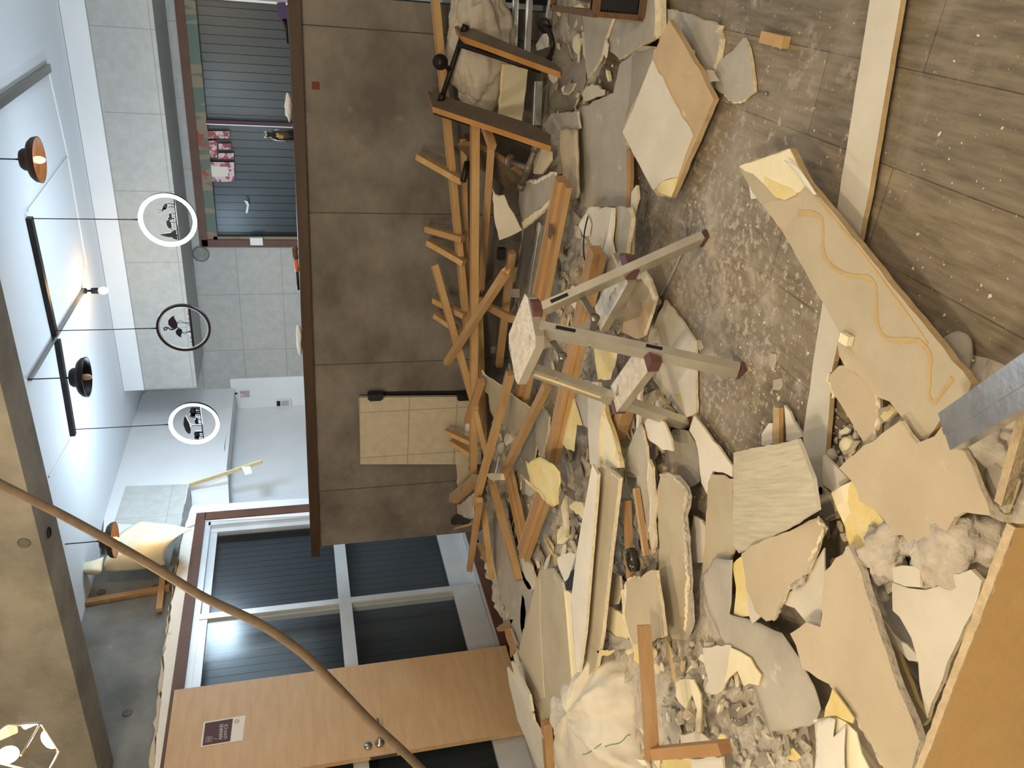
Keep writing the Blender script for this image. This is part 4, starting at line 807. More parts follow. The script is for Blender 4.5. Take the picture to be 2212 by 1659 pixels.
# galvanised channel
mc = BM(); a_, b_ = Z(2040, 932, .21), Z(2300, 765, .34); dd = (b_-a_).normalized(); s_ = dd.cross(V((0, 0, 1))).normalized(); u_ = s_.cross(dd)
for off, w_, h_ in ((V((0, 0, 0)), .068, .0016), (s_*-.0335-u_*.014, .0016, .028), (s_*.0335-u_*.014, .0016, .028)): obox(mc, a_+off, b_+off, w_, h_)
obox(mc, a_+u_*.0015, b_+u_*.0015, .012, .003); tag(link('metal_channel', mc, 'zinc'), 'shiny galvanised steel channel reaching in from the right edge', 'metal channel')
# --- middle of the heap, left of the bare floor
pb('pale square board in the shadow of the step stool', 'P', '1436,648 1470,690 1500,735 1503,770 1503,892 1478,903 1455,880 1428,845 1411,820 1400,730', .018, .010, PP)
pb('pale pointed triangular board just past the stool foot', 'E', '1380,385 1500,545 1620,700 1705,815 1705,912 1620,870 1540,858 1500,960 1492,1060 1440,960 1420,750 1390,600 1338,510', .035, .008, WB)
pb('broad kraft grey board lying before the woven pale board', 'E', '1520,890 1620,895 1705,925 1712,1200 1720,1500 1640,1760 1440,1800 1470,1500 1478,1300 1492,1080', .048, .010, KG)
pb('rounded grey scrap against the kraft grey board', 'E', '1375,1240 1440,1275 1475,1330 1470,1480 1455,1640 1330,1640 1350,1440', .04, .008, PP)
pb('long grey cement-like slab with a crumbled edge in the middle of the heap', 'E', '1060,1075 1095,890 1160,880 1220,900 1270,960 1300,1000 1320,1080 1285,1240 1310,1430 1320,1660 1330,1800 1345,2150 1290,2300 1200,2290 1130,2250 1085,1900 1085,1500', .10, .018, KG, GG, .004)
pb('grey pointed board leaning along the slab, cracked lengthwise', 'E', '910,460 935,520 968,650 985,800 975,930 985,1010 1003,1150 1000,1300 985,1375 940,1230 900,1000 885,900 800,830 815,680', .115, .012, GP)
pb('second narrow grey splinter beside the cracked pointed board', 'E', '990,760 1020,830 1030,1000 1050,1120 1030,1300 1045,1480 1020,1560 985,1400 1002,1150 978,950', .11, .012, PP)
pb('white leaf-shaped board with a grey stain near the stool', 'E', '960,440 1000,385 1120,440 1150,510 1180,580 1195,690 1110,680 1000,600 958,540', .095, .008, WB)
pb('thin cream strip running under the white leaf-shaped board', 'E', '905,110 930,150 918,300 905,480 885,500 890,260', .11, .01, WB, GY, .001)
pb('white piece under the far side of the stool leg', 'E', '1060,255 1118,280 1090,360 1030,345', .08, .008, WB)
pb('concrete-coloured flat ground beside the cement slab', 'E', '1130,620 1200,500 1330,520 1390,620 1420,760 1420,950 1330,1000 1220,880 1130,850', .03, .004, GD, GD)
pb('yellow and white peeled strip below the stool platform', 'E', '300,230 350,240 385,350 420,470 370,460 350,690 290,670 245,610 270,430', .17, .005, YP, CP, .003)
pb('grey narrow board beside the yellow peeled strip', 'E', '395,80 540,100 545,270 500,260 480,500 420,460 370,300', .16, .008, GP)
pb('long cream edged plaster strip under the stool leg', 'E', '470,110 560,100 600,290 570,500 570,700 580,830 490,800 475,500', .175, .014, PP, GY)
pb('cream layered edge strip with yellow paper fibre', 'E', '545,280 610,280 640,420 690,560 745,780 750,832 660,830 610,800 570,700 555,480', .165, .018, CP, YP, .004)
pb('yellow fibrous slab top beneath the lower stool step', 'C', '525,1330 560,1330 640,1350 700,1380 690,1480 640,1659 560,1659 535,1500', .165, .014, YP, CP, .004)
pb('tan board showing between stool leg and grey cable', 'C', '835,800 930,740 1000,800 1050,950 1010,1100 950,1280 880,1310 760,1250 800,1050', .09, .012, TH)
pb('crumbled white rim on the tan board by the stool', 'C', '840,790 870,740 950,725 995,790 1050,950 1030,985 990,880 930,800', .10, .010, GY, GY, .004)
pb('long white board with a torn hole running out of the big grey board', 'C', '480,190 680,190 640,400 590,560 550,720 545,560 470,440 395,340', .14, .012, PP)
pb('grey papered board beside the torn white board, near the stool leg', 'C', '690,190 820,190 845,280 800,580 740,580 690,570 660,470', .13, .016, GP)
pb('white narrow torn spike between two grey boards', 'C', '678,190 690,195 670,470 690,580 640,650 560,780 590,600 640,420', .15, .01, WB)
pb('blue grey scuffed board between the stool legs', 'C', '560,860 670,590 720,700 780,680 710,830 560,1080 500,1215 450,1100', .155, .012, GP)
pb('thin board edge with dark shadow beside the grey papered board', 'C', '845,60 885,0 895,110 858,260 845,600 825,660 815,590 830,300', .10, .012, PP, GY)
pb('white sliver beside the black stray wire', 'C', '465,250 495,330 480,430 430,425 395,345', .15, .006, WB)
pb('small white chip beside the dark crack on bare floor', 'C', '1395,1320 1430,1325 1450,1390 1420,1410 1395,1370', .006, .005, GP)
pb('flat grey plaster flake on the floor near the long white plank', 'C', '2030,1435 2070,1440 2070,1500 2040,1580 2020,1530', .006, .005, GP)
pb('oval grey flake on bare floor by the long white plank', 'E', '2055,80 2110,70 2120,130 2095,170 2050,165', .006, .006, GP)
# --- left of the photo: the big boards
pb('big creased beige board lying in front of the oak door', 'P', '1160,1250 1165,1232 1192,1228 1213,1258 1218,1278 1224,1340 1229,1405 1238,1508 1210,1526 1181,1546 1178,1575 1164,1590 1150,1532 1140,1500 1126,1420 1123,1400 1140,1335', .225, .012, KG, CP, .001)
L1_ = bpy.data.objects[[o.name for o in COL.objects if o.get('label', '').startswith('big creased')][0]]
board('folded_side', None, None, 'c', '690,130 740,120 735,660 745,900 770,1300 795,1750 680,1790 640,1600 560,1500 475,1160 455,1070 570,640', [(1160, 1250, .229), (1230, 1400, .2255), (1150, 1530, .229)], .0025, (KR, CP), .001, parent=L1_)
pb('narrow yellowed edge strip along the creased beige board', 'c', '1050,310 1110,290 1165,330 1160,480 1190,900 1240,1400 1215,1690 1165,1690 1130,1200 1080,600', .215, .014, CP, YP)
pb('tiny bright white triangle on the creased beige board', 'c', '655,565 720,505 725,650', .228, .002, WB, WB, 0)
pb('long white tapering board next to the creased beige board', 'P', '1279,1003 1291,1024 1284,1120 1276,1215 1264,1365 1252,1452 1246,1452 1236,1330 1234,1290 1246,1190', .235, .012, WB, GY, .001)
pb('long grey channel-faced board with cream edges beside the white one', 'P', '1297,1011 1303,1004 1320,1018 1337,1033 1325,1140 1314,1235 1300,1370 1288,1440 1270,1462 1262,1455 1275,1260 1288,1120', .20, .016, KG, GY, .001)
pb('kraft board with white torn margin above the wooden corner piece', 'G', '725,205 800,170 845,180 890,132 965,118 990,300 1012,460 1030,630 960,640 870,700 850,690 790,688 752,600 725,480 735,330', .165, .012, KR, GY, .003)
pb('white crumbly margin beside the kraft board', 'G', '690,270 735,235 735,330 722,480 750,600 790,690 850,690 840,705 790,705 730,600 705,430', .16, .012, GY, GY, .004)
pb('yellow shred under the kraft board by the wooden corner piece', 'G', '780,700 860,690 870,830 850,830 800,780', .15, .006, YP, CP)
pb('pale spotted board between grey channel board and kraft board', 'G', '575,390 620,400 720,470 735,570 745,660 700,690 660,640 600,580 575,500', .14, .010, CP, YP)
pb('grey triangle of board above the white sack', 'G', '590,590 660,640 760,660 770,715 660,735 600,690', .145, .008, GP)
pb('yellow pointed shred jutting over the white sack', 'G', '500,750 560,742 640,738 600,775 540,785', .20, .005, YP, YP)
pb('tan board edge strip behind the kraft board', 'G', '600,110 680,160 690,270 660,380 600,400 585,300', .135, .010, KG)
pb('pale long board leaning on the oak door, torn edge', 'g', '330,-60 395,30 480,180 570,370 740,690 760,800 920,1070 930,1541 940,1660 860,1660 760,1400 600,1010 500,780 420,420 370,220', [(1092, 1440, .30), (1135, 1530, .27), (1165, 1640, .22)], .012, PP, GY, .002)
pb('narrow pale strip beside the leaning pale board', 'g', '395,-160 440,-140 500,0 690,380 735,640 700,640 560,360 470,140', .29, .012, PP, GY, .001)
pb('bright white flat board at the left bottom beside the sack', 'g', '1180,575 1395,432 1420,600 1400,1100 1370,1541 1360,1680 1085,1680 1090,1541 1130,1100', .215, .012, WB, GY, .001)
pb('grey scrap under the tip of the creased beige board', 'g', '960,710 1180,580 1160,800 1110,1020 1090,900 1080,790', .19, .008, GP)
pb('cream curl at the broken corner of the creased beige board', 'g', '870,790 900,720 945,690 935,780 915,845', .21, .008, WB)
pb('thin dark-edged board beside the sack bottom', 'g', '1440,540 1480,700 1505,1000 1500,1300 1440,1600 1370,1560 1420,1100', .18, .008, KG)
# --- left, between counter and floor
pb('long grey striped panel lying toward the sliding window', 'a', '860,480 900,620 920,760 1020,1160 1120,1480 1250,1700 1240,2300 1320,2700 1180,2700 1000,2300 780,1600 720,1250 690,950 740,700', .17, .012, GP, GG)
pb('dusty boards edge below the crossed battens', 'a', '1075,1265 1180,1270 1240,1400 1300,1600 1290,1720 1200,1720 1120,1560', .17, .014, PP, GY)
pb('beige crooked strip by the dark slot under the window', 'c', '385,180 440,170 470,480 440,600 400,735 360,720 340,640 400,500', .15, .012, KR)
pb('broken wooden end block at the rim of the dark slot', 'c', '125,800 330,680 370,690 310,790 170,850', .17, .03, 'wood_grey', 'splinter', .003, 'wood_offcut', 'offcut')
pb('cream broken splinter standing beside the creased beige board', 'c', '470,540 490,340 520,400 545,600 520,800 490,885 465,700', .17, .012, GY, GY, .004)
pb('slim kraft upright strip in front of the oak door foot', 'c', '250,820 300,800 360,960 400,1100 330,1200 320,1060 270,930', .21, .01, 'wood_red', 'wood')
sheet('bent_paper_sheet', 'big yellow backed sheet bent up over the door frame member', 'paper', 'a', '1300,0 1260,-40 1290,200 1270,260 1400,420 1560,600 1640,560 1680,380 1715,250 1715,120 1660,20 1560,-40 1440,-90', .25, 'yellow_paper', .05, 5, .004)
pb('long thin yellow splinter beside the bent yellow sheet', 'a', '1090,150 1200,240 1330,340 1450,470 1540,600 1470,560 1340,400 1200,290', .26, .006, YP, ET)
pb('pale upright board scrap under the right end of the bent sheet', 'a', '1650,600 1715,440 1735,800 1740,900 1700,900', .18, .01, CP)
pb('dark grey shard lying past the bent yellow sheet', 'a', '1690,310 1720,310 1830,400 1870,390 1830,450 1840,520 1700,420 1690,385 1740,380', .2, .006, 'zinc', 'zinc', 0, 'metal_clip', 'metal clip')
pb('cream wedge board right of the metal clip', 'a', '1850,520 1940,540 1985,640 1970,770 1860,700 1760,580', .17, .01, CP)
pb('torn grey panel with white wet edge draped over the battens', 'b', '570,0 610,60 720,130 860,230 1000,350 1190,480 1230,520 1180,680 1090,800 1030,860 960,860 910,750 740,660 690,560 660,330 600,270 580,150', [(1045, 820, .30), (1140, 880, .2), (1100, 935, .16)], .006, KG, CP, .003)
pb('grey broken panel leaning against the counter at its left part', 'b', '220,1110 300,1120 400,1180 405,1440 330,1510 250,1590 235,1350', ('y', 4.05), .012, KG, WB)
pb('white tall splinter of board below the hatch door', 'b', '365,720 405,730 405,920 345,900', ('y', 4.08), .008, WB, WB)
pb('dark bent metal-grey sheet scrap at the far left of the heap', 'a', '235,570 290,560 450,420 460,760 360,750 240,690', .36, .004, GP, WB)
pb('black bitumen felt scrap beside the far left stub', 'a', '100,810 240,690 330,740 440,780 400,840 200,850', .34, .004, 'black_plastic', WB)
pb('small beige block wedged on top of the crossed battens', 'a', '640,150 690,140 820,150 840,235 700,235 660,200', .345, .02, 'kraft', 'gypsum', .001, 'board_offcut', 'offcut')
pb('dusty narrow grey panel strip between two door frame members', 'b', '1310,660 1380,480 1490,640 1480,800 1440,1000 1380,1180 1310,1000', .15, .01, GP)
pb('grey dust-covered strip behind the crossed battens', 'b', '1240,720 1310,680 1320,1000 1270,1300 1180,1700 1080,1700 1050,1300 1150,950', .13, .01, GD, GG)
# --- top of the heap near shelf and counter
pb('greenish white board with a snapped end standing by the shelf', 'd', '1030,1000 1080,1090 1130,1110 1200,1100 1260,1250 1330,1350 1420,1540 1440,1560 1250,1656 1130,1700 1060,1400', [(1080, 430, .33), (1125, 490, .2), (1075, 520, .3)], .012, PP, CP)
pb('grey broken board with white crumbled top beside the kraft roll', 'd', '1400,1010 1540,900 1640,910 1760,840 1880,770 1880,900 1850,1130 1700,1250 1430,1450 1390,1200', .17, .012, GP, GY)
pb('thin white strip slanting below the broken grey board', 'd', '1430,1450 1640,1300 1840,1130 1840,1180 1600,1420 1450,1540', .18, .014, CP, GY)
pb('yellow water-stained board standing behind the pipe shelf', 'e', '1190,880 1350,900 1520,950 1490,1250 1440,1656 1300,1620 1130,1560 1160,1200', [(1090, 140, .30), (1140, 150, .16), (1125, 262, .16)], .012, CP, YP)
pb('dust-pale board beneath the shelf pipe, near the kraft roll', 'd', '1640,430 1830,490 1830,620 1700,800 1590,790 1600,640', .14, .01, CP)
pb('white torn plastic shard by the shelf bracket', 'e', '1625,610 1720,470 1800,430 1790,640 1640,690', .10, .004, 'white_plastic', 'white_plastic')
pb('small white curl at the near end of the upper shelf plank', 'e', '1775,960 1830,970 1910,1010 1905,1100 1870,1140 1810,1080', .07, .006, WB)
torn('tan board with a torn crumbly edge', 'F', '452,1255 505,1345 480,1440 420,1560 370,1640', .112, .007, 'gypsum')
torn('tan board with a torn crumbly edge', 'H', '320,170 250,235 180,250 150,320 130,360 110,420 75,490', .108, .009, 'gypsum_grey')
torn('large tan slab slanting', 'H', '655,-60 760,130 820,350 900,600 1000,900 1110,1170 1200,1430', .146, .008, 'gypsum_grey')
torn('large tan slab slanting', 'H', '530,1015 610,1090 700,1200 760,1310 860,1500 960,1680', .150, .007, 'gypsum_grey')
torn('long grey cement-like slab', 'E', '1100,900 1180,890 1260,950 1300,1010 1318,1090 1290,1240 1305,1430 1318,1660', .098, .008, 'gypsum_grey')
torn('long grey cement-like slab', 'G', '1195,-40 1215,160 1210,330 1205,500 1195,590', .098, .008, 'gypsum')
torn('kraft board with white torn margin', 'G', '845,178 800,168 735,215 730,330 715,470 750,590 790,690 850,695', .158, .006, 'gypsum')
torn('tan board with knobbly', 'F', '560,20 550,90 590,190 600,230', .066, .007, 'gypsum')
torn('tan board with knobbly', 'F', '960,110 972,300 962,530 925,600', .066, .007, 'gypsum')
torn('huge star-shaped', 'F', '1620,1245 1540,1390 1450,1505 1428,1640', .124, .006, 'gypsum_grey')
torn('broken grey board corner', 'A', '1580,215 1575,260 1598,330 1560,590', .016, .006, 'gypsum')
torn('large grey papered board under the black', 'A', '1030,305 930,375 840,440 745,500', .053, .005, 'gypsum')
torn('grey broken board with white crumbled', 'd', '1400,1000 1540,900 1640,905 1760,840 1880,775', .165, .011, 'white_board')
torn('long grey channel-faced board', 'P', '1300,1004 1320,1018 1337,1033', .195, .006, 'gypsum')
torn('cream layered edge strip', 'E', '600,290 640,420 690,560 745,780', .16, .009, 'gypsum')
torn('big creased beige board', 'c', '1030,180 1060,280 1000,230 930,60', .222, .006, 'gypsum_grey')
torn('grey pointed board leaning', 'E', '968,650 985,800 975,930 985,1010 1003,1150 1000,1300', .108, .006, 'gypsum_grey')
torn('triangular grey board', 'A', '1885,780 1830,820 1780,870 1720,870 1640,810', .011, .004, 'gypsum')
pb('white curled scrap between the creased beige and long white boards', 'a', '1600,1310 1680,1240 1760,1225 1850,1240 1800,1430 1760,1560 1700,1620 1670,1540 1620,1420', .232, .004, WB, WB)
pb('black flat piece standing in for the dark hollow beside the white curled scrap', 'c', '1130,20 1225,-10 1195,200 1160,250 1085,270 1110,180 1115,100', .231, .003, 'black_plastic', 'black_plastic')  # black sheet painted in for the shade of a hollow in the heap
# ================================================================== BATTENS
WP = ('wood', 'wood_pale'); WQ = ('wood_pale', 'wood'); WR = ('wood_red', 'wood_pale')
batten('longest batten sloping along the foot of the counter to its right end', (936, -40), (1009, 716), ('y', 4.06), ('y', 3.98), .034, .034, WP, .25)
batten('long batten running beside the longest one, under the shelf plank', (1026, 262), (1022, 1028), ('y', 3.85), .30, .034, .04, WR, .1)
batten('batten with a snapped splintered end beside the long one', (1040, 622), (1062, 300), .27, ('y', 3.8), .036, .036, WQ, .2, split=True)
batten('lower half of the snapped batten below the break', (1034, 640), (1044, 960), .27, .20, .036, .036, WR, .1, split=True)
batten('short batten stub with a knot, rightmost of those against the counter', (903, 337), (1000, 392), ('y', 4.13), ('y', 3.95), .032, .04, WQ, .2)
batten('blunt batten stub against the counter, beside the second panel joint', (921, 494), (1000, 517), ('y', 4.13), ('y', 3.95), .032, .036, WR)
batten('pale topped batten stub just left of the blunt one', (925, 523), (1003, 568), ('y', 4.13), ('y', 3.95), .032, .038, WQ, .2)
batten('dark tipped batten stub crossing behind the slanting stick', (938, 648), (1004, 682), ('y', 4.12), ('y', 3.95), .032, .036, WQ, .1)
batten('second dark tipped batten stub below the slanting stick', (940, 680), (1008, 726), ('y', 4.12), ('y', 3.95), .032, .036, WQ, .1)
batten('slanting stick rising highest against the dark counter face', (938, 572), (1027, 884), ('y', 4.02), .32, .028, .036, WP, .2)
batten('crossing batten with a chewed golden end above the stool platform', (1093, 588), (965, 784), .34, ('y', 4.0), .034, .036, WP, .2, split=True)
batten('short batten crossing in front of the hatch door corner', (1040, 822), (1010, 910), .33, ('y', 3.95), .032, .04, WR)
batten('long diagonal batten from the stool platform to the window side', (1103, 806), (1026, 1090), .30, .36, .034, .036, WP, .1)
batten('long diagonal batten lying lower, pointing at the stool leg', (1182, 832), (1083, 1034), .22, .24, .034, .036, WP, .1)
batten('pair batten stub pointing up in front of the hatch door, upper', (963, 930), (1018, 955), ('y', 4.08), ('y', 3.95), .032, .038, WQ)
batten('pair batten stub pointing up in front of the hatch door, lower', (974, 953), (1018, 980), ('y', 4.08), ('y', 3.95), .032, .038, WQ)
batten('dark batten between the vertical ones left of the hatch door', (1026, 888), (1052, 990), .32, .25, .030, .03, WR)
batten('thick square post end poking out at far left of the counter', (979, 1078), (1030, 1034), .40, .33, .05, .055, ('wood_grey', 'wood'), .2)
batten('splintery batten hanging over the window sill', (1014, 1230), (1036, 1080), .30, .36, .032, .036, WQ, .1, split=True)
batten('twin batten behind the splintery one, over the dark slot', (1062, 1246), (1042, 1082), .20, .30, .034, .036, WR, .1)
batten('single long batten lying on the grey striped panel', (1060, 1034), (1121, 1253), .26, .20, .034, .036, WP, .1)
batten('broken batten piece inside the dark slot', (1034, 1172), (1052, 1215), .2, .16, .028, .03, WR)
batten('thin wood sliver jutting over the counter corner', (982, 1142), (1020, 1132), .37, .33, .012, .014, WQ)
batten('low batten close along the counter foot, behind the snapped one', (1008, 620), (1000, 300), ('y', 4.08), ('y', 4.08), .03, .03, WQ)
batten('batten lying low under the slanted shelf board', (1064, 318), (1036, 238), ('y', 3.7), ('y', 3.9), .034, .036, WP)
batten('cross batten between the stubs and the stool platform', (1050, 660), (1110, 690), .27, .24, .036, .04, WR, .1)
batten('pale batten behind the zinc strips, beside the door frame pair', (1106, 545), (1078, 790), .2, .16, .034, .038, WQ)
# door-frame members and other big timber
def member(label, a, b, sa, sb, w_, h_, rb, m=('wood_red', 'wood_pale')):
    p, q = at(*a, sa), at(*b, sb); bm = BM(); obox(bm, p, q, w_, h_, 0, 0, 1); d = (q-p).normalized(); s = d.cross(V((0, 0, 1))).normalized(); o_ = s*(w_*.5+rb*.5)*-1+V((0, 0, -h_*.22)); obox(bm, p+o_, q+o_, rb, h_*.55, 0, 0, 1)
    o_ = s*(w_*.5+.004)+V((0, 0, .0)); obox(bm, p+o_, q+o_, .008, h_*1.12, 0, 1, 1)
    return tag(link('door_frame_member', bm, list(m)), label, 'door frame timber', 'dismantled door frame members')
member('rebated door frame member passing under the stool legs', (1290, 540), (1192, 990), .20, .18, .05, .045, .022)
member('rebated door frame member below the bent yellow sheet', (1180, 1052), (1130, 1196), .19, .20, .06, .045, .022)
member('paired door frame member beside the zinc strips and kraft roll', (1214, 388), (1122, 865), .19, .19, .055, .045, .05)
member('flat door frame member lying behind the bent yellow sheet', (1098, 1020), (1134, 1188), .17, .16, .045, .035, .035)
batten('dark brown timber stub under the lower stool step', (1376, 806), (1334, 940), .10, .11, .05, .05, ('wood_red', 'wood'), 0, None, 'timber_stub', 'timber')
batten('short orange timber at the bottom left beside the bright white board', (1180, 1560), (1192, 1720), .24, .22, .055, .04, ('wood_red', 'wood'), 0, None, 'timber_stub', 'timber')
batten('brown strip visible beside the black roll', (1354, 1080), (1362, 1250), .14, .14, .035, .02, ('wood_red', 'wood'), 0, None, 'wooden_strip', 'strip')
batten('thin tan lath beside the cement slab', (1374, 1055), (1396, 1200), .13, .13, .02, .02, ('edge_tan', 'wood'), 0, None, 'wooden_strip', 'strip')
batten('short tan wood strip on pale triangle near the woven board', (1681, 880), (1681, 962), .03, .03, .028, .014, ('edge_tan', 'wood_pale'), 0, None, 'wooden_strip', 'strip')
pb('pale triangle scrap under the short tan wood strip', 'F', '172,295 335,560 250,600 190,600', .02, .008, WB)
pb('cream scrap left of the short tan wood strip', 'F', '-20,540 40,450 75,450 75,620 -20,640', .02, .008, WB)
# L-shaped nailed batten frame
lf = thing('batten_corner', 'two reddish battens nailed into an L beside the white sack', 'batten corner', at(1405, 1630, .2))
for nm, a, b, sa, sb in (('upright_batten', (1391, 1350), (1410, 1640), .24, .27), ('cross_batten', (1402, 1628), (1566, 1614), .268, .21)):
    bm = BM(); obox(bm, at(*a, sa), at(*b, sb), .034, .04, -.15, 0, 1); link(nm, bm, ['wood_red', 'wood'], lf)
# ================================================================== STEEL STRIPS, SHELF, LANTERN, SACKS
def zstrip(label, a, b, sa, sb, w_=.05, h_=.02, m='zinc', name='metal_stud'):
    p, q = at(*a, sa), at(*b, sb); d = (q-p).normalized(); s = d.cross(V((0, 0, 1))).normalized(); bm = BM(); obox(bm, p, q, w_, .0015)
    for k in (-1, 1): obox(bm, p+s*k*w_/2-V((0, 0, h_/2)), q+s*k*w_/2-V((0, 0, h_/2)), .0015, h_)
    obox(bm, p+V((0, 0, .002)), q+V((0, 0, .002)), .008, .003)
    return tag(link(name, bm, m), label, 'metal stud', 'galvanised metal studs')
zstrip('galvanised stud nearest the white sack at the top edge', (1110, -30), (1106, 100), .22, .20, .055)
zstrip('galvanised stud beside it, further from the white sack', (1140, -30), (1134, 112), .17, .16, .055)
zstrip('short galvanised stud end under the lower shelf plank', (1156, 176), (1152, 270), .12, .12, .06, .03)
zstrip('narrow stud peeking out past the shelf bracket', (1190, -20), (1180, 36), .10, .10, .04)
zstrip('long galvanised stud in the shadow behind the stool platform', (1166, 480), (1134, 690), .15, .15, .07, .03)
zstrip('second stud parallel behind the stool platform, darker', (1140, 470), (1112, 640), .14, .14, .045, .03, 'steel')
zstrip('glint of stud deep between the crossed battens', (1062, 560), (1058, 760), .18, .16, .05, .03)
zstrip('thin blue grey stud crossing under the splintery battens', (1078, 985), (1066, 1040), .22, .25, .02, .02, 'zinc')
bm = BM(); obox(bm, at(1096, 632, .30), at(1122, 634, .30), .04, .002); tag(link('metal_bracket', bm, 'zinc'), 'small bright metal bracket behind the stool platform', 'bracket')
bm = BM(); c = at(1188, 500, .215); box(bm, c+V((-.03, -.02, -.002)), c+V((.03, .02, .002))); tag(link('metal_plate', bm, 'steel'), 'grey nail plate with prongs on the paired door frame member', 'nail plate')
bm = BM(); c = at(1083, 548, .25); box(bm, c+V((-.03, -.02, -.02)), c+V((.03, .02, .02))); tag(link('steel_box', bm, 'black_iron'), 'dark small steel box beside the greenish white board', 'steel box')
# pipe shelf leaning with its two planks
sf = thing('pipe_shelf', 'iron pipe shelf with two dark planks leaning on the counter', 'shelf', at(1000, 150, ('y', 4.0)))
def plank(pl_, poly, t_, parent, nm='plank', me=('shelf_top', 'shelf_edge')):
    q_, n_ = plane3(pl_, None); P3 = [hit(x, y, q_, n_) for x, y in poly]; bm = BM(); prism(bm, P3, -n_*t_, 0, 1); link(nm, bm, list(me), parent); return q_, n_
e_ = lambda s: pts('e', s)
S1 = [(971, 44, ('y', 4.12)), (1205, 140, .17), (996, 78, ('y', 3.93))]
plank(S1, e_('450,280 740,372 1880,850 1975,945 1962,985 610,490'), .028, sf)
S2 = [(924, 196, ('y', 4.10)), (1188, 295, .16), (936, 229, ('y', 3.92))]
plank(S2, e_('150,1240 430,1330 1560,1690 1835,1840')+pts('d', '1830,350 1835,415')+e_('215,1455'), .028, sf)
def pipe(nm, P, r_, parent, m='black_iron'):
    bm = BM(); tube(bm, P, r_, 12)
    for p in (P[0], P[-1]): pass
    for i in (0, len(P)-1): 
        d = (P[1]-P[0]).normalized() if i == 0 else (P[-1]-P[-2]).normalized(); tube(bm, [P[i]-d*.018, P[i]+d*.018], r_*1.35, 12)
    return link(nm, bm, m, parent)
ua = at(1004, 62, ('y', 3.98)); ub = at(954, 212, ('y', 3.98)); pipe('upper_pipe', [ua, ub], .0125, sf)
tm = at(972, 150, ('y', 3.98)); fl = at(951, 134, ('y', 3.90)); bm = BM(); tube(bm, [tm, fl], .011, 12); ax_ = (fl-tm).normalized(); lathe(bm, fl, [(0, -.004), (.036, -.004), (.036, .004), (.02, .006), (.018, .02), (0, .02)], 20, V((.2, -1, .25)).normalized()); link('wall_flange', bm, 'black_iron', sf)
tube_ = [at(994, 97, ('y', 3.92)), at(1090, 128, .31), at(1170, 154, .15)]; bm = BM(); tube(bm, tube_, .012, 12); link('long_pipe', bm, 'black_iron', sf)
tube_ = [at(941, 243, ('y', 3.92)), at(1060, 282, .28), at(1150, 312, .15)]; bm = BM(); tube(bm, tube_, .012, 12); link('long_pipe', bm, 'black_iron', sf)
nb = spline([at(1186, 128, .17), at(1194, 100, .19), at(1188, 72, .2), at(1176, 56, .21)], 6); bm = BM(); tube(bm, nb, .0115, 12); ball(bm, nb[0], .017, 2); lathe(bm, nb[-1], [(0, -.004), (.034, -.004), (.034, .004), (.016, .006), (0, .01)], 20, V((-.5, -.6, .6)).normalized()); link('lower_pipe', bm, 'black_iron', sf)
s2 = thing('pipe_shelf', 'second pipe shelf half buried under battens, with a tee pipe', 'shelf', at(1060, 380, .25))
d_ = lambda s: pts('d', s)
plank([(985, 318, ('y', 4.08)), (1110, 412, .17), (1125, 388, .17)], d_('500,440 560,405 760,412 1050,550 1420,820 1450,900 1310,1040 860,720'), .03, s2, 'plank', ('shelf_top', 'wood_red'))
pa, pb_ = at(1158, 318, .20), at(1126, 402, .21); pipe('pipe', [pa, pb_], .015, s2, 'pipe_grey'); pm = at(1140, 364, .205); pf = at(1102, 348, .26); bm = BM(); tube(bm, [pm, pf], .014, 12); lathe(bm, pf, [(0, -.004), (.034, -.004), (.034, .004), (.018, .006), (0, .02)], 20, (pm-pf).normalized()); tube(bm, [pm+(pb_-pa).normalized()*.03, pm-(pb_-pa).normalized()*.03], .019, 12); link('tee_and_flange', bm, 'pipe_grey', s2)
bm = BM(); tube(bm, [at(1010, 350, ('y', 3.95)), at(1000, 392, ('y', 3.9))], .016, 12); link('far_pipe', bm, 'black_iron', s2)
# black lantern frame lying at the top edge
lz = .085
lf2 = thing('lantern_frame', 'dark wooden lantern frame lying on the grey board at top edge', 'lantern', at(1330, 10, lz))
c00, c10, c11 = Z(1275, 24, lz), Z(1377, 38, lz), Z(1387, -10, lz); ex = (c10-c00); ey = ex.cross(V((0, 0, 1))).normalized(); ey = ey if ey.dot(c11-c10) > 0 else -ey; ey *= ex.length*1.0; w_ = .022
for z_ in (lz-.011, lz+.16):
    bm = BM(); o_ = V((0, 0, z_-lz)); 
    for a, b in ((c00, c10), (c10, c10+ey), (c10+ey, c00+ey), (c00+ey, c00)): obox(bm, a+o_, b+o_, w_, .022)
    link('square_frame', bm, 'wood_dark', lf2)
for a in (c00, c10, c10+ey, c00+ey):
    bm = BM(); obox(bm, a+V((0, 0, 0)), a+V((0, 0, .16)), .018, .018); link('corner_post', bm, 'wood_dark', lf2)
bm = BM(); prism(bm, [c00+V((0, 0, .0)), c10, c10+ey, c00+ey], V((0, 0, -.004)), 0, 0); link('base_plate', bm, 'black_plastic', lf2)
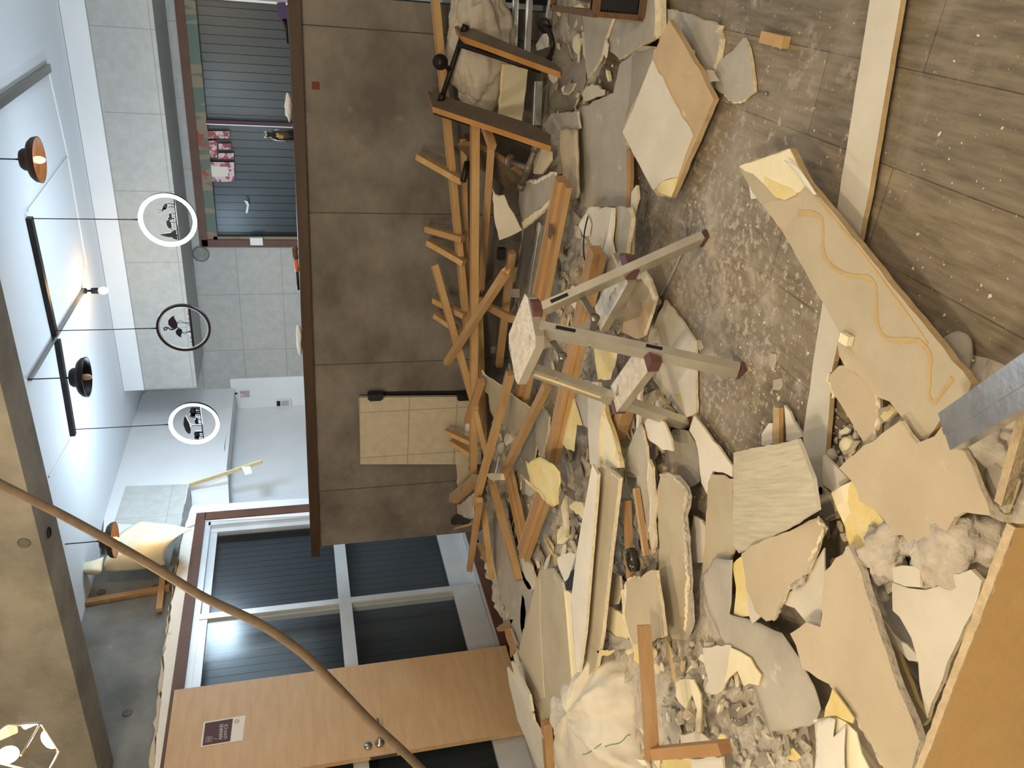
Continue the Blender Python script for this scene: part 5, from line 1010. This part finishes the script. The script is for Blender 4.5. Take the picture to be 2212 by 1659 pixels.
# sacks
def sack(label, P2, zt, zb, m, thread=None, seed=1, bulge=.12):
    P3 = [Z(x, y, zb) for x, y in P2]; c = sum(P3, V((0, 0, 0)))/len(P3); bm = BM(); top = []; K = 9
    P3 = spline(P3+[P3[0]], 4)[:-1]
    rings = []
    for k in range(K):
        f = k/(K-1); s = math.cos(f*math.pi/2*.98)**.75 if f < 1 else .02; h = zt*math.sin(f*math.pi/2)**.8
        r = []
        for i, p in enumerate(P3):
            q = c+(p-c)*max(s, .02); wr = noise.noise(V((math.atan2(p.y-c.y, p.x-c.x)*3.2, f*1.6, seed)))*.05*(1-.3*f)+noise.noise(V((math.atan2(p.y-c.y, p.x-c.x)*9, f*2.4, seed)))*.022+noise.noise(V((q.x*14, q.y*14, seed)))*.014
            d = (p-c).normalized(); r.append(bm.verts.new(V((q.x, q.y, zb+h))+d*wr*.8+V((0, 0, wr*.9*min(1, f*3)))))
        rings.append(r)
    n = len(P3)
    for a, b in zip(rings, rings[1:]):
        for i in range(n): bm.faces.new((a[i], a[(i+1) % n], b[(i+1) % n], b[i]))
    bm.faces.new(rings[-1]); bm.faces.new(rings[0][::-1])
    o = link('woven_sack', bm, m, None, True); tx = bpy.data.textures.new('folds', 'CLOUDS'); tx.noise_scale = .06; dm = None; md = o.modifiers.new('smooth', 'SUBSURF'); md.levels = 1; md.render_levels = 2
    dm = o.modifiers.new('folds', 'DISPLACE'); dm.texture = tx; dm.strength = .022; dm.mid_level = .5
    return tag(o, label, 'sack', None)
sk = sack('white woven sack with a green thread slumped at lower left', [(1330, 1405), (1300, 1440), (1262, 1480), (1244, 1510), (1250, 1580), (1258, 1700), (1420, 1700), (1400, 1600), (1392, 1500), (1376, 1450), (1352, 1410)], .20, .06, 'sack', 1, 3)
from mathutils.bvhtree import BVHTree
bpy.context.view_layer.update(); dg = bpy.context.evaluated_depsgraph_get(); bv = BVHTree.FromObject(sk, dg); iw = sk.matrix_world.inverted()
for s in ('1540,1325 1600,1315 1680,1270 1760,1210 1835,1155', '1890,1205 1990,1170 2110,1150 2190,1090 2240,1030 2300,1010'):
    P_ = []
    for x, y in pts('g', s):
        h_ = bv.ray_cast(iw@CAM, (iw.to_3x3()@ray(x, y)).normalized())
        if h_[0]: P_.append(sk.matrix_world@h_[0]+(CAM-sk.matrix_world@h_[0]).normalized()*.003)
    if len(P_) > 1:
        bm = BM(); tube(bm, spline(P_, 4), .0016, 6); link('green_thread', bm, 'green_thread', sk)
c = at(1040, 103, ('y', 4.075)); bm = BM(); ball(bm, (0, 0, 0), 1, 5)
for v in bm.verts:
    p = V(v.co); w_ = noise.noise(V((p.x*2.2, p.y*2, p.z*2.5)))*.20+noise.noise(V((p.x*3+p.z*7, p.y*6, p.z*5-p.x*4)))*.10+noise.noise(p*14)*.03
    p *= 1+w_; v.co = c+V((p.x*.315, p.y*.10, p.z*.165+.02*p.x))
tag(link('woven_sack', bm, 'sack_grey', None, True), 'dusty white sack slumped behind the pipe shelf planks', 'sack')
# small objects in the heap
T = thing('black_roll', 'glossy black oval roll stuck in the heap beside the brown strip', 'roll', at(1367, 1210, .15))
a, b = at(1361, 1183, .17), at(1372, 1236, .17); d = (b-a).normalized(); bm = BM(); lathe(bm, a, [(0, 0), (.018, .004), (.024, .02), (.025, (b-a).length*.5), (.024, (b-a).length-.02), (.018, (b-a).length-.004), (0, (b-a).length)], 20, d); link('body', bm, 'bottle_dark', T)
def wire(label, P, r_, m, name='stray_wire', cat='wire'):
    bm = BM(); tube(bm, spline([at(x, y, z) for x, y, z in P], 8), r_, 8); return tag(link(name, bm, m, None, True), label, cat)
wire('thin black wire arching over the boards right of the stool', [(1270, 468, .17), (1262, 505, .2), (1261, 550, .21), (1270, 575, .2), (1282, 600, .18)], .003, 'black_plastic')
wire('grey cable with a bent end passing under the stool legs', [(1468, 476, .035), (1476, 482, .03), (1481, 500, .012), (1478, 530, .008), (1462, 570, .008), (1440, 615, .008), (1416, 655, .012), (1385, 690, .03), (1345, 722, .06)], .0045, 'cable_grey')
sheet('plastic_film', 'dusty grey plastic film spread in front of the chunky rubble', 'plastic film', 'P', '1517,1240 1545,1205 1590,1208 1585,1325 1620,1335 1660,1352 1700,1366 1738,1420 1762,1480 1776,1530 1765,1560 1715,1575 1672,1580 1640,1490 1610,1430 1580,1400 1560,1370 1535,1320', .065, 'grey_paper', .018, 6, .003)
pb('rounded tongue of grey board at the edge of the plastic film', 'G', '1330,720 1440,700 1552,700 1550,850 1520,980 1480,1060 1400,1085 1335,1060 1375,980 1340,840', .085, .006, PP, GP)
pb('cream leaf with yellow stains on the plastic film', 'G', '1550,720 1620,750 1700,800 1785,930 1765,1015 1690,1000 1650,1020 1600,900 1530,960 1480,1060', .088, .005, CP, YP, .004)
pb('small dark grey disc-like chip in the rubble', 'G', '1550,1165 1610,1155 1645,1220 1640,1300 1600,1340 1545,1280 1530,1210', .055, .008, GD)
pb('yellow and white hook-shaped paper curl near the batten corner', 'G', '1125,985 1180,965 1255,968 1312,1090 1315,1240 1308,1380 1270,1370 1285,1200 1245,1080 1200,1200 1150,1150 1118,1100', .11, .005, CP, YP, .003)
pb('thin tan paper edge curving beside the kraft board', 'G', '1030,620 1065,700 1090,850 1125,985 1100,985 1070,860 1040,720', .12, .005, ET, YP)
pb('grey scrap beside the far leg of the batten corner', 'G', '1000,1180 1100,1200 1150,1380 1120,1480 1030,1440', .10, .008, GP)
pb('pale scrap lying against the cross batten', 'G', '1155,1400 1300,1370 1400,1450 1280,1470 1160,1480', .10, .006, PP)
pb('white board scrap below the cross batten at the photo edge', 'G', '1240,1590 1480,1570 1500,1760 1240,1760', .12, .008, WB)
pb('small yellow and tan scrap under the batten corner', 'G', '960,1640 1020,1590 1240,1590 1240,1760 960,1760', .115, .008, YP, CP)
# ================================================================== STEP STOOL
F1, F3, F2, F4 = Z(1603, 800), Z(1489, 916), Z(1523, 515), Z(1430, 656)
ux = ((F3-F1)+(F4-F2)); ux.z = 0; ux.normalize(); uy = V((-ux.y, ux.x, 0)); uy = uy if uy.dot(F2-F1) > 0 else -uy
fc = (F1+F2+F3+F4)/4; ZP = .585
pc = Z(1126, 735, ZP); st = thing('step_stool', 'aluminium folding step stool standing on debris in the room centre', 'step stool', (fc.x, fc.y, 0))
L_, W_ = .292, .20
bm = BM()
def P_(a, b, z): return pc+ux*a+uy*b+V((0, 0, z))
hex_ = [(-L_/2, -W_*.36), (-L_/2+.02, -W_/2), (L_/2-.02, -W_/2), (L_/2, -W_*.36), (L_/2, W_*.36), (L_/2-.02, W_/2), (-L_/2+.02, W_/2), (-L_/2, W_*.36)]
prism(bm, [P_(a, b, 0) for a, b in hex_], V((0, 0, -.03)), 0, 1)
link('platform', bm, ['tread', 'aluminium'], st)
bm = BM()
for k in range(9): b = -W_*.4+k*W_*.1; obox(bm, P_(-L_/2+.02, b, .001), P_(L_/2-.02, b, .001), .006, .004)
link('platform_ribs', bm, 'tread', st)
for s in (-1, 1):
    bm = BM(); prism(bm, [P_(s*(L_/2-.004), -W_*.02, -.004), P_(s*(L_/2-.004), W_*.36, -.004), P_(s*(L_/2+.010), W_*.25, -.008), P_(s*(L_/2+.010), W_*.04, -.008)], V((0, 0, -.03)), 0, 0); link('platform_end_cap', bm, 'brown_cap', st)
tops = {}
for nm, F_, a, b in (('1', F1, -1, -1), ('3', F3, 1, -1), ('2', F2, -1, 1), ('4', F4, 1, 1)):
    tp = P_(a*(L_/2-.022), b*.032, -.028); tops[nm] = tp; bm = BM(); obox(bm, tp, F_+V((0, 0, .012)), .028, .05, 0, 0, 0, ux*1.0)
    lg = link('leg', bm, 'aluminium', st)
    bm = BM(); d = (F_-tp).normalized(); obox(bm, F_+V((0, 0, .014)), F_+V((0, 0, .001)), .031, .053, 0, 0, 0, ux*1.0); link('rubber_foot', bm, 'brown_cap', lg)
    s_ = uy*b; nrm = (-ux if a < 0 else ux)
    for t0, t1 in ((.07, .17), (.52, .60)):
        q0, q1 = tp.lerp(F_, t0), tp.lerp(F_, t1)
        for e, wd in ((nrm*.0272, uy*.0),):
            bm = BM(); obox(bm, q0+e, q1+e, .012, .002, 0, 0, 0, ux); link('dark_slot', bm, 'black_plastic', lg)
for sgn, A_, B_ in ((-1, ('1', F1), ('3', F3)), (1, ('2', F2), ('4', F4))):
    t_ = .53; a = tops[A_[0]].lerp(A_[1], t_); b = tops[B_[0]].lerp(B_[1], t_); e = (b-a).normalized(); m = (a+b)/2; hl = (b-a).length/2; o = uy*sgn; wd = .10
    bm = BM(); prism(bm, [m-e*(hl-.012)-o*.035, m+e*(hl-.012)-o*.035, m+e*(hl-.012)+o*(wd-.035), m-e*(hl-.012)+o*(wd-.035)], V((0, 0, -.03)), 0, 1); sp = link('step', bm, ['tread', 'aluminium'], st)
    for k, q in ((-1, m-e*(hl+.0)), (1, m+e*(hl+.0))):
        bm = BM(); prism(bm, [q-o*.02+e*.012*-k+V((0, 0, .004)), q+o*(wd-.03)+e*.012*-k+V((0, 0, .004)), q+o*(wd-.045)+e*.022*k, q-o*.01+e*.022*k], V((0, 0, -.036)), 0, 0); link('step_end_cap', bm, 'brown_cap', sp)
for a, X_, Y_ in ((-1, ('1', F1), ('2', F2)), (1, ('3', F3), ('4', F4))):
    p = tops[X_[0]].lerp(X_[1], .20 if a > 0 else .27); q = tops[Y_[0]].lerp(Y_[1], .20 if a > 0 else .27); nrm = ux*a*.018; m = (p+q)/2+V((0, 0, -.03)); bm = BM(); obox(bm, p-nrm, m-nrm, .005, .022, 0, 0, 0, V((0, 0, 1))); obox(bm, m-nrm, q-nrm, .005, .022, 0, 0, 0, V((0, 0, 1)))
    for c in (p, m, q): lathe(bm, c-nrm*1.35, [(0, 0), (.016, 0), (.016, .012), (0, .012)], 14, nrm.normalized())
    link('folding_brace', bm, 'steel', st)
q0, q1 = tops['3'].lerp(F3, .06), tops['3'].lerp(F3, .46); bm = BM(); obox(bm, q0-uy*.0172, q1-uy*.0172, .012, .002, 0, 0, 0, uy); link('warning_label', bm, 'label_yellow', st)
